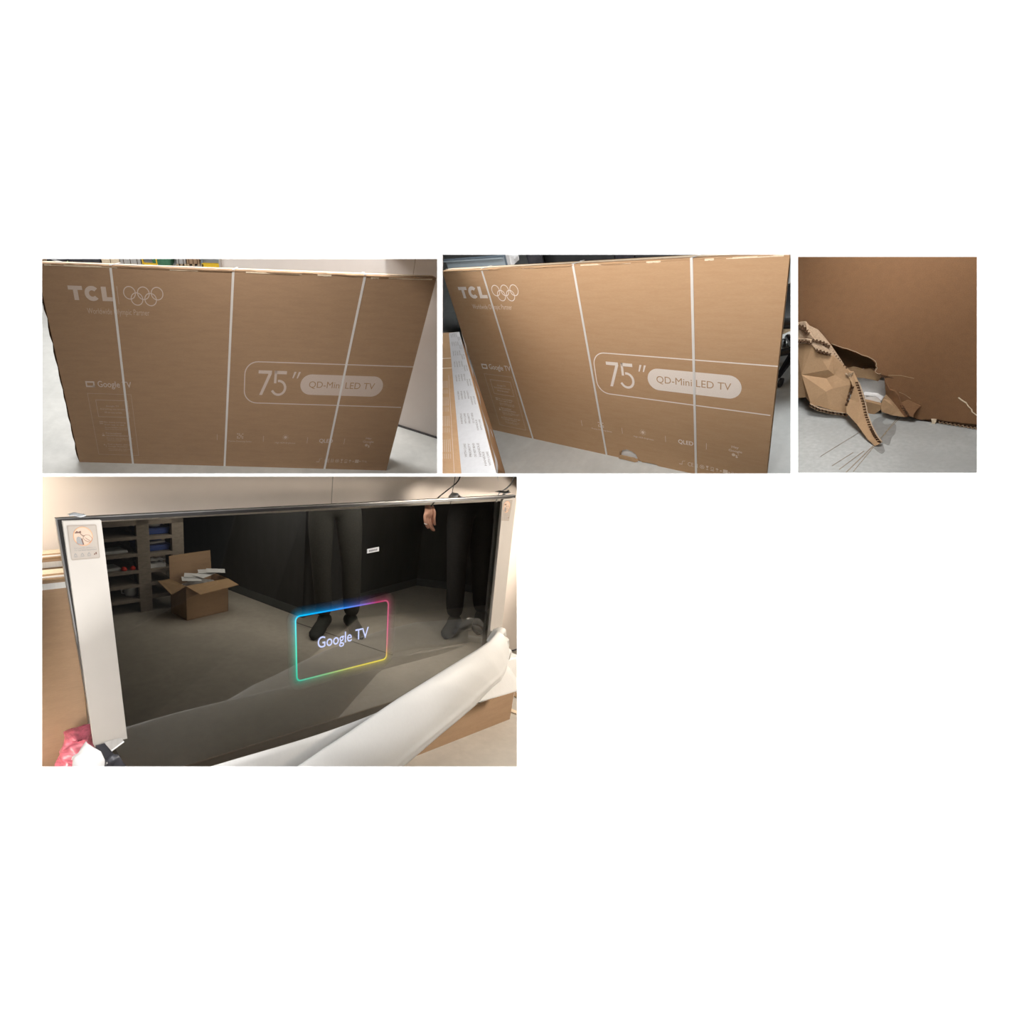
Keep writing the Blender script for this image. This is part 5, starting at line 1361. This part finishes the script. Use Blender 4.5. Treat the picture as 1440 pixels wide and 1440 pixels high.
for k, (pth, r_) in enumerate(((((632.5, 699.5), (637, 696.5), (642.5, 696.5)), (0.007, 0.012, 0.010)), (((640, 696), (644, 697.5), (648, 700)), (0.006, 0.006, 0.005)))):
    MB().tube([R4.at(x, y, 1, 0.18) for x, y in pth], list(r_), 10).build('plug_body', 'white_plastic', t, smooth=True)
MB().tube([R4.at(x, y, 1, 0.172) for x, y in ((640, 695), (644.5, 697.8), (647, 700))], 0.002, 6).build('red_mark', 'kraft_torn', t)
t = thing('cable_clip', R4, R4.at(712, 694, 1, 0.05), 'white cable tie on the far top corner of the television', 'cable tie')
MB().tube([R4.at(x, y, 1, 0.04) for x, y in ((707, 696), (712, 693), (715.5, 689.5))], [0.003, 0.005, 0.003], 8).build('loop', 'white_plastic', t)
MB().tube([R4.at(x, y, 1, 0.045) for x, y in ((709, 695.5), (714, 692.5), (715, 690))], [0.003, 0.004, 0.002], 8).build('tail', 'white_plastic', t)

# ---------------------------------------------------------------- built behind the screen in place of a reflection: floor, dark walls, shelf, open carton, two people
GF = lambda x, y, z=0.0: R4.at(x, y, 2, FZ + z)
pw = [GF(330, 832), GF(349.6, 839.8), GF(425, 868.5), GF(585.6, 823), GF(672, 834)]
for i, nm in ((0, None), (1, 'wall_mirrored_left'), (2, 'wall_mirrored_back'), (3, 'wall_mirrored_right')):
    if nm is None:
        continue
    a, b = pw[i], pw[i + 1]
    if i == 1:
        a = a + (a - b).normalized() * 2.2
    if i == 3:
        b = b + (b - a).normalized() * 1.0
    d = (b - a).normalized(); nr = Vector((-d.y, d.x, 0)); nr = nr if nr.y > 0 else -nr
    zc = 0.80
    o = struct(MB().slab([a, b, b + Vector((0, 0, zc)), a + Vector((0, 0, zc))], nr * 0.02), nm, 'dark_wall', R4, 'dark wall built behind the television screen as its reflection, ' + {1: 'beside the open carton', 2: 'behind the standing legs', 3: 'beyond the second person'}[i], 'wall')
    o2 = struct(MB().slab([a - nr * 0.004, b - nr * 0.004, b - nr * 0.004 + Vector((0, 0, 0.06)), a - nr * 0.004 + Vector((0, 0, 0.06))], nr * 0.003), 'baseboard_mirrored', 'dark_skirting', R4, 'dark skirting built behind the screen as its reflection, ' + {1: 'beside the open carton', 2: 'behind the standing legs', 3: 'beyond the second person'}[i], 'baseboard')
p, q = GF(415.4, 875, 0.001), GF(552, 921, 0.001)
tag(MB().bar(p, q, 0.006, 0.001, (0, 0, 1)).build('trim_4', 'joint', room=R4), 'dark joint line in the floor built behind the screen as its reflection', 'trim', kind='structure')

# wooden shelf
def z5(x, y):
    return 150 + x / 5.76, 720 + y / 5.76
sA, sB = GF(*z5(40, 855)), GF(*z5(370, 800))
su = (sB - sA); su.z = 0; su.normalize(); sn = Vector((-su.y, su.x, 0)); sn = sn if sn.y > 0 else -sn
sp_ = lambda x, y: R4.plane(x, y, sA, sn)
t = thing('shelf_rack', R4, sA, 'wooden shelf rack built behind the near side of the screen as its reflection', 'shelf')
DS = 0.35
def on_shelf(px_, py_):
    l = sp_(*z5(px_, py_)); return (l - sA).dot(su), l.z
posts = [(-120, 700, 0.09), (328, 810, 0.085), (575, 330, 0.085)]
ux_ = [on_shelf(-120, 700)[0], on_shelf(326, 780)[0], on_shelf(578, 250)[0]]
ztop = 0.80
for k, uu in enumerate(ux_):
    a = sA + su * (uu - 0.04); a.z = FZ
    b = sA + su * (uu + 0.04); b.z = FZ
    for dep in (0.0, DS - 0.03):
        MB().hexa([a + sn * dep, b + sn * dep, b + sn * (dep + 0.03), a + sn * (dep + 0.03)] + [v + Vector((0, 0, ztop - FZ)) for v in (a + sn * dep, b + sn * dep, b + sn * (dep + 0.03), a + sn * (dep + 0.03))]).build('post', 'shelf_wood', t)
def board(u0, u1, z, th=0.02):
    a = sA + su * u0; b = sA + su * u1; a.z = b.z = z
    MB().hexa([a, b, b + sn * DS, a + sn * DS] + [v + Vector((0, 0, th)) for v in (a, b, b + sn * DS, a + sn * DS)]).build('board', 'shelf_wood', t)
zl = [on_shelf(150, y)[1] for y in (232, 372, 510, 625, 745)]
zr_ = [on_shelf(440, y)[1] for y in (218, 352, 480, 585, 688)]
for z in zl:
    board(ux_[0], ux_[1] - 0.04, z)
for z in zr_:
    board(ux_[1] + 0.04, ux_[2] - 0.04, z)
board(ux_[0], ux_[2] + 0.04, on_shelf(300, 105)[1], 0.05)
# back board of the rack
a = sA + su * ux_[0] + sn * (DS + 0.005); b = sA + su * (ux_[2] + 0.04) + sn * (DS + 0.005); a.z = b.z = FZ
MB().slab([a, b, b + Vector((0, 0, ztop - FZ)), a + Vector((0, 0, ztop - FZ))], sn * 0.01).build('back_board', 'dark_wall', t)
def sh(px_, z, dep=0.05):
    u0 = on_shelf(px_, 400)[0]; v = sA + su * u0 + sn * dep; v.z = z + 0.02; return v
def tub(name, px_, z, w_, d_, h_, m_, label, cat):
    c = sh(px_, z, 0.05); t = thing(name, R4, c, label, cat)
    rg = lambda w, d, zz_: [c + su * (-w / 2) + Vector((0, 0, zz_)), c + su * (w / 2) + Vector((0, 0, zz_)), c + su * (w / 2) + sn * d + Vector((0, 0, zz_)), c + su * (-w / 2) + sn * d + Vector((0, 0, zz_))]
    MB().hexa(rg(w_ * 0.9, d_, 0.001) + rg(w_, d_, h_)).build('tub', m_, t, bevel=0.006)
    MB().hexa(rg(w_ * 1.03, d_, h_) + rg(w_ * 1.03, d_, h_ + 0.008)).build('rim', m_, t)
    return c
for z, lb in ((zr_[0], 'blue plastic bin on the top board of the mirrored shelf'), (zr_[1], 'flat blue tray on the second board of the mirrored shelf')):
    c = tub('storage_bin', 425, z, 0.20, 0.2, 0.034 if z == zr_[0] else 0.03, 'blue_bin', lb, 'bin')
c = sh(445, zr_[0] + 0.046, 0.12)
tag(MB().tube([c + Vector((0, 0, 0.001)), c + Vector((0, 0, 0.012)), c + Vector((0, 0, 0.024))], [0.045, 0.05, 0.03], 14, flat=1.0).build('film_roll', 'glass_bowl', room=R4, smooth=True), 'pale bundle lying in the blue bin on the mirrored shelf', 'bundle')
c = sh(430, zr_[1] + 0.038, 0.08)
tag(MB().bar(c - su * 0.07 + Vector((0, 0, 0.01)), c + su * 0.07 + Vector((0, 0, 0.016)), 0.02, 0.012, (0, 0, 1)).build('cable_bundle', 'glass_bowl', room=R4), 'pale strip lying on the flat blue tray', 'strip')
c = sh(420, zr_[2], 0.03)
tag(MB().hexa([c - su * 0.07, c + su * 0.06, c + su * 0.06 + sn * 0.15, c - su * 0.07 + sn * 0.15] + [v + Vector((0, 0, 0.025)) for v in (c - su * 0.07, c + su * 0.06, c + su * 0.06 + sn * 0.15, c - su * 0.07 + sn * 0.15)]).build('paper_stack', 'paper', room=R4), 'white paper stack on the third board of the mirrored shelf', 'paper')
c2 = c + Vector((0, 0, 0.026)) - su * 0.03
rnd = random.Random(8)
tag(MB().tube([c2 + sn * 0.03 + su * (0.012 * k) + Vector((0, 0, 0.020 + 0.004 * math.sin(k * 1.7))) for k in range(9)], [0.010 + 0.004 * rnd.random() for _ in range(9)], 8).build('crumpled_paper', 'paper', room=R4, smooth=True), 'crumpled white paper on top of the paper stack', 'paper')
for k, px_ in enumerate((150, 222)):
    c = sh(px_, zl[2], 0.03)
    tag(MB().tube([c + Vector((0, 0, 0.001)), c + Vector((0, 0, 0.014)), c + Vector((0, 0, 0.024))], [0.016, 0.018, 0.008], 10).build('red_lid', 'red_plastic', room=R4, smooth=True), ('red cap, the one farther from the shelf post', 'red cap standing right beside the shelf post')[k] + ' on the mirrored shelf', 'cap', 'red caps on the mirrored shelf')
for k, (px_, z, lb) in enumerate(((60, zl[2], 'pale flat packet on the third board of the mirrored shelf'), (120, zl[1], 'grey flat packet on the second board of the mirrored shelf'))):
    c = sh(px_, z, 0.04)
    tag(MB().hexa([c - su * 0.09, c + su * 0.06, c + su * 0.05 + sn * 0.12, c - su * 0.08 + sn * 0.12] + [v + Vector((0, 0, 0.018)) for v in (c - su * 0.085, c + su * 0.055, c + su * 0.045 + sn * 0.12, c - su * 0.075 + sn * 0.12)]).build('packet', 'glass_bowl', room=R4, bevel=0.004), lb, 'packet')
c = sh(215, zl[4], 0.09)
t = thing('mug', R4, c, 'pale round mug on the lowest board of the mirrored shelf', 'mug')
MB().tube([c + Vector((0, 0, 0.001)), c + Vector((0, 0, 0.02)), c + Vector((0, 0, 0.055)), c + Vector((0, 0, 0.07))], [0.03, 0.038, 0.04, 0.036], 16).build('body', 'glass_bowl', t, smooth=True)
MB().tube([c - su * 0.036 + Vector((0, 0, 0.055)), c - su * 0.058 + Vector((0, 0, 0.045)), c - su * 0.055 + Vector((0, 0, 0.025)), c - su * 0.035 + Vector((0, 0, 0.02))], 0.005, 8).build('handle', 'glass_bowl', t, smooth=True)

# open carton full of papers
cl, cf, cr = GF(*z5(525, 812)), GF(*z5(650, 880)), GF(*z5(985, 802))
e1_, e2_ = cl - cf, cr - cf
e1_ = e1_ - e2_ * (e1_.dot(e2_) / e2_.dot(e2_)) * 0.4
hC = R4.plane(*z5(640, 605), cf, Vector((cf.x - R4.eye.x, cf.y - R4.eye.y, 0)).normalized()).z - FZ
t = thing('open_carton', R4, cf, 'open brown carton heaped with papers, built behind the screen as its reflection', 'carton')
V = lambda a, b, z: cf + e1_ * a + e2_ * b + Vector((0, 0, z))
nt1, nt2 = e1_.normalized() * 0.004, e2_.normalized() * 0.004
MB().slab([V(0, 0, 0), V(0, 1, 0), V(0, 1, hC), V(0, 0, hC)], nt1).build('side_panel', 'kraft', t)
MB().slab([V(0, 0, 0), V(1, 0, 0), V(1, 0, hC), V(0, 0, hC)], nt2).build('side_panel', 'kraft', t)
MB().slab([V(1, 0, 0), V(1, 1, 0), V(1, 1, hC), V(1, 0, hC)], -nt1).build('side_panel', 'kraft', t)
MB().slab([V(0, 1, 0), V(1, 1, 0), V(1, 1, hC), V(0, 1, hC)], -nt2).build('side_panel', 'kraft', t)
MB().slab([V(0, 0, 0.001), V(1, 0, 0.001), V(1, 1, 0.001), V(0, 1, 0.001)], (0, 0, 0.004)).build('bottom_panel', 'kraft', t)
MB().slab([V(0, 0, hC), V(0, 1, hC), V(-0.38, 1.10, hC - 0.03), V(-0.38, 0.18, hC - 0.045)], (0, 0, 0.004)).build('flap', 'kraft_inner', t)
MB().slab([V(0, 0, hC), V(1, 0, hC), V(1.15, -0.22, hC - 0.01), V(0.05, -0.30, hC - 0.04)], (0, 0, 0.004)).build('flap', 'kraft_inner', t)
MB().slab([V(1, 0, hC), V(1, 1, hC), V(1.06, 1.0, hC + 0.15), V(1.06, 0.02, hC + 0.15)], nt1).build('flap', 'kraft', t)
MB().slab([V(0, 1, hC), V(1, 1, hC), V(0.95, 1.12, hC - 0.05), V(0.08, 1.12, hC - 0.05)], (0, 0, 0.004)).build('flap', 'kraft_inner', t)
rnd = random.Random(4)
spots = [(0.32, 0.25, 0.03, 'papers leaning at the near corner'), (0.52, 0.38, 0.045, 'printed sheet at the back edge'), (0.35, 0.55, 0.05, 'large sheet on top of the heap'), (0.50, 0.70, 0.04, 'sheet lying by the dark wall side'), (0.30, 0.82, 0.025, 'sheet at the far end')]
for k, (a, b, z, lb) in enumerate(spots):
    c = V(a, b, hC + 0.022 + 0.007 * k); an = rnd.uniform(-0.6, 0.6); du_ = Vector((math.cos(an), math.sin(an), rnd.uniform(-0.05, 0.06))); dv_ = Vector((-math.sin(an), math.cos(an), rnd.uniform(0.0, 0.08)))
    tag(MB().slab([c - du_ * 0.06 - dv_ * 0.045, c + du_ * 0.06 - dv_ * 0.045, c + du_ * 0.06 + dv_ * 0.045, c - du_ * 0.06 + dv_ * 0.045], (0, 0, 0.0015)).build('paper_sheet', 'paper', room=R4), 'white ' + lb + ' in the open carton', 'paper', 'papers in the open carton')
tag(MB().grid(lambda u, v: V(0.06 + 0.88 * u, 0.06 + 0.88 * v, hC - 0.05 + 0.045 * math.sin(math.pi * u) * math.sin(math.pi * v) + 0.01 * math.sin(9 * u + 7 * v)), 12, 12).build('paper_heap', 'paper', room=R4, solid=0.004), 'heaped white papers filling the open carton', 'papers', kind='stuff')


# two people, seen from the hips down
def skin_mesh(verts, edges, radii, root=0, sub=2):
    me = bpy.data.meshes.new('skeleton'); me.from_pydata(verts, edges, []); me.update()
    ob = bpy.data.objects.new('skeleton', me); COL.objects.link(ob)
    md = ob.modifiers.new('skin', 'SKIN'); md.use_smooth_shade = True
    for i, r in enumerate(radii):
        sv = me.skin_vertices[0].data[i]; sv.radius = r if isinstance(r, tuple) else (r, r)
        sv.use_root = i == root
    s_ = ob.modifiers.new('sub', 'SUBSURF'); s_.levels = sub; s_.render_levels = sub
    res = bpy.data.meshes.new_from_object(ob.evaluated_get(bpy.context.evaluated_depsgraph_get()))
    vs = [v.co.copy() for v in res.vertices]; fs = [tuple(p.vertices) for p in res.polygons]
    bpy.data.objects.remove(ob); bpy.data.meshes.remove(me); bpy.data.meshes.remove(res)
    return MB().add(vs, fs)


def shoe(mb, heel, toe, w_=0.045):
    d = (toe - heel); L = d.length; d.normalize(); s_ = Vector((-d.y, d.x, 0))
    prof = [(-0.02, 0.6, 0.06), (0.08, 0.9, 0.085), (0.25, 0.95, 0.095), (0.42, 0.85, 0.075), (0.62, 1.0, 0.055), (0.82, 1.0, 0.045), (0.95, 0.75, 0.035), (1.03, 0.35, 0.024)]
    n = 12; base = len(mb.v)
    for f, wk, h in prof:
        c = heel + d * (L * f)
        for k in range(n):
            t_ = 2 * math.pi * k / n
            zz_ = max(0.0, (math.sin(t_) * 0.5 + 0.5)) * h
            mb.v.append(c + s_ * (math.cos(t_) * w_ * wk) + Vector((0, 0, zz_ + 0.002)))
    for i in range(len(prof) - 1):
        for k in range(n):
            mb.f.append((base + i * n + k, base + i * n + (k + 1) % n, base + (i + 1) * n + (k + 1) % n, base + (i + 1) * n + k)); mb.mi.append(0)
    mb.f.append(tuple(base + k for k in reversed(range(n)))); mb.mi.append(0)
    e = base + (len(prof) - 1) * n; mb.f.append(tuple(e + k for k in range(n))); mb.mi.append(0)


def person(label, heels, toes, hipz, m_, lean):
    c = (heels[0] + heels[1]) / 2
    t = thing('person', R4, (c.x, c.y, FZ), label, 'person')
    hip = c.copy(); hip.z = FZ + hipz; hip += lean
    sd = (heels[1] - heels[0]); sd.z = 0; sd.normalize()
    vs = [hip + Vector((0, 0, -0.02)), hip + Vector((0, 0, 0.05))]; ed = [(0, 1)]; rad = [(0.13, 0.10), (0.14, 0.11)]
    for k in (0, 1):
        s_ = -1 if k == 0 else 1
        h = heels[k] + (toes[k] - heels[k]) * 0.25
        top_ = hip + sd * (0.085 * s_) + Vector((0, 0, -0.06)); knee = top_.lerp(Vector((h.x, h.y, FZ + 0.08)), 0.52) + (toes[k] - heels[k]).normalized() * 0.025
        ank = Vector((h.x, h.y, FZ + 0.075)); i0 = len(vs)
        vs += [top_, knee, top_.lerp(knee, 0.5), knee.lerp(ank, 0.45), ank]
        ed += [(0, i0), (i0, i0 + 2), (i0 + 2, i0 + 1), (i0 + 1, i0 + 3), (i0 + 3, i0 + 4)]
        rad += [(0.092, 0.092), (0.064, 0.064), (0.080, 0.080), (0.062, 0.062), (0.052, 0.052)]
    skin_mesh(vs, ed, rad).build('trousers', m_, t, smooth=True)
    for k in (0, 1):
        mb = MB(); shoe(mb, heels[k], toes[k]); mb.build('shoe', 'shoe', t, smooth=True)
    return t, hip


h1 = GF(459, 878); h2 = GF(489, 878)
p1, hip1 = person('standing person in dark grey trousers and shoes built behind mid screen as its reflection', [h1, h2], [GF(441, 900.5), GF(507, 899)], 0.79, 'trouser_grey', Vector((-0.03, 0.05, 0)))
h3 = GF(640, 880); h4 = GF(676, 872)
p2, hip2 = person('standing person in black trousers with a ringed hand built behind the far side of the screen as a reflection', [h3, h4], [GF(627, 899), GF(672, 893)], 0.81, 'trouser_black', Vector((-0.03, 0.08, 0)))
# hanging hand with separate fingers and a ring
Yh = hip2.y - 0.10
hp = lambda x, y, dy=0.0: R4.at(x, y, 1, Yh + dy)
z3 = lambda x, y: (590 + x / 10.286, 665 + y / 10.286)
wr = hp(*z3(125, 430)); kn = hp(*z3(135, 600))
vs = [hp(*z3(130, 300)), wr, kn]; ed = [(0, 1), (1, 2)]; rad = [(0.026, 0.022), (0.024, 0.017), (0.032, 0.014)]
def chain(pts, r0, r1, root_i):
    i0 = len(vs)
    for k, (x, y, dy) in enumerate(pts):
        vs.append(hp(*z3(x, y), dy)); rad.append((r0 + (r1 - r0) * k / max(1, len(pts) - 1),) * 2)
        ed.append((root_i if k == 0 else i0 + k - 1, i0 + k))
chain([(75, 620, 0.0), (82, 690, -0.006), (98, 755, -0.008), (130, 800, -0.004)], 0.0100, 0.0075, 2)
chain([(105, 640, 0.004), (118, 720, -0.008), (150, 780, -0.010), (200, 835, -0.006)], 0.0100, 0.0075, 2)
chain([(140, 640, 0.006), (150, 720, -0.004), (180, 780, -0.004), (215, 840, 0.0)], 0.0100, 0.0075, 2)
chain([(165, 630, 0.012), (175, 700, 0.006), (185, 750, 0.006)], 0.0090, 0.0070, 2)
chain([(190, 500, -0.010), (215, 580, -0.016), (210, 670, -0.018), (222, 760, -0.014)], 0.0105, 0.0075, 1)
hm = skin_mesh(vs, ed, rad, 0, 2)
hand = hm.build('hand', 'skin', p2, smooth=True)
rc = hp(*z3(97, 735), -0.008)
tag(MB().tube([rc + Vector((0.011 * math.cos(a_), 0.011 * math.sin(a_), 0.002 * math.sin(a_))) for a_ in [2 * math.pi * k / 14 for k in range(15)]], 0.0022, 6).build('finger_ring', 'silver', hand), 'silver ring on the finger')
sl = [hp(*z3(130, 240)), hp(*z3(130, 330)), hp(*z3(128, 395))]
MB().tube([sl[0] + Vector((0, 0, 0.03)), sl[0], sl[1], sl[2]], [0.055, 0.047, 0.042, 0.038], 14).build('sleeve', 'trouser_black', p2, smooth=True)
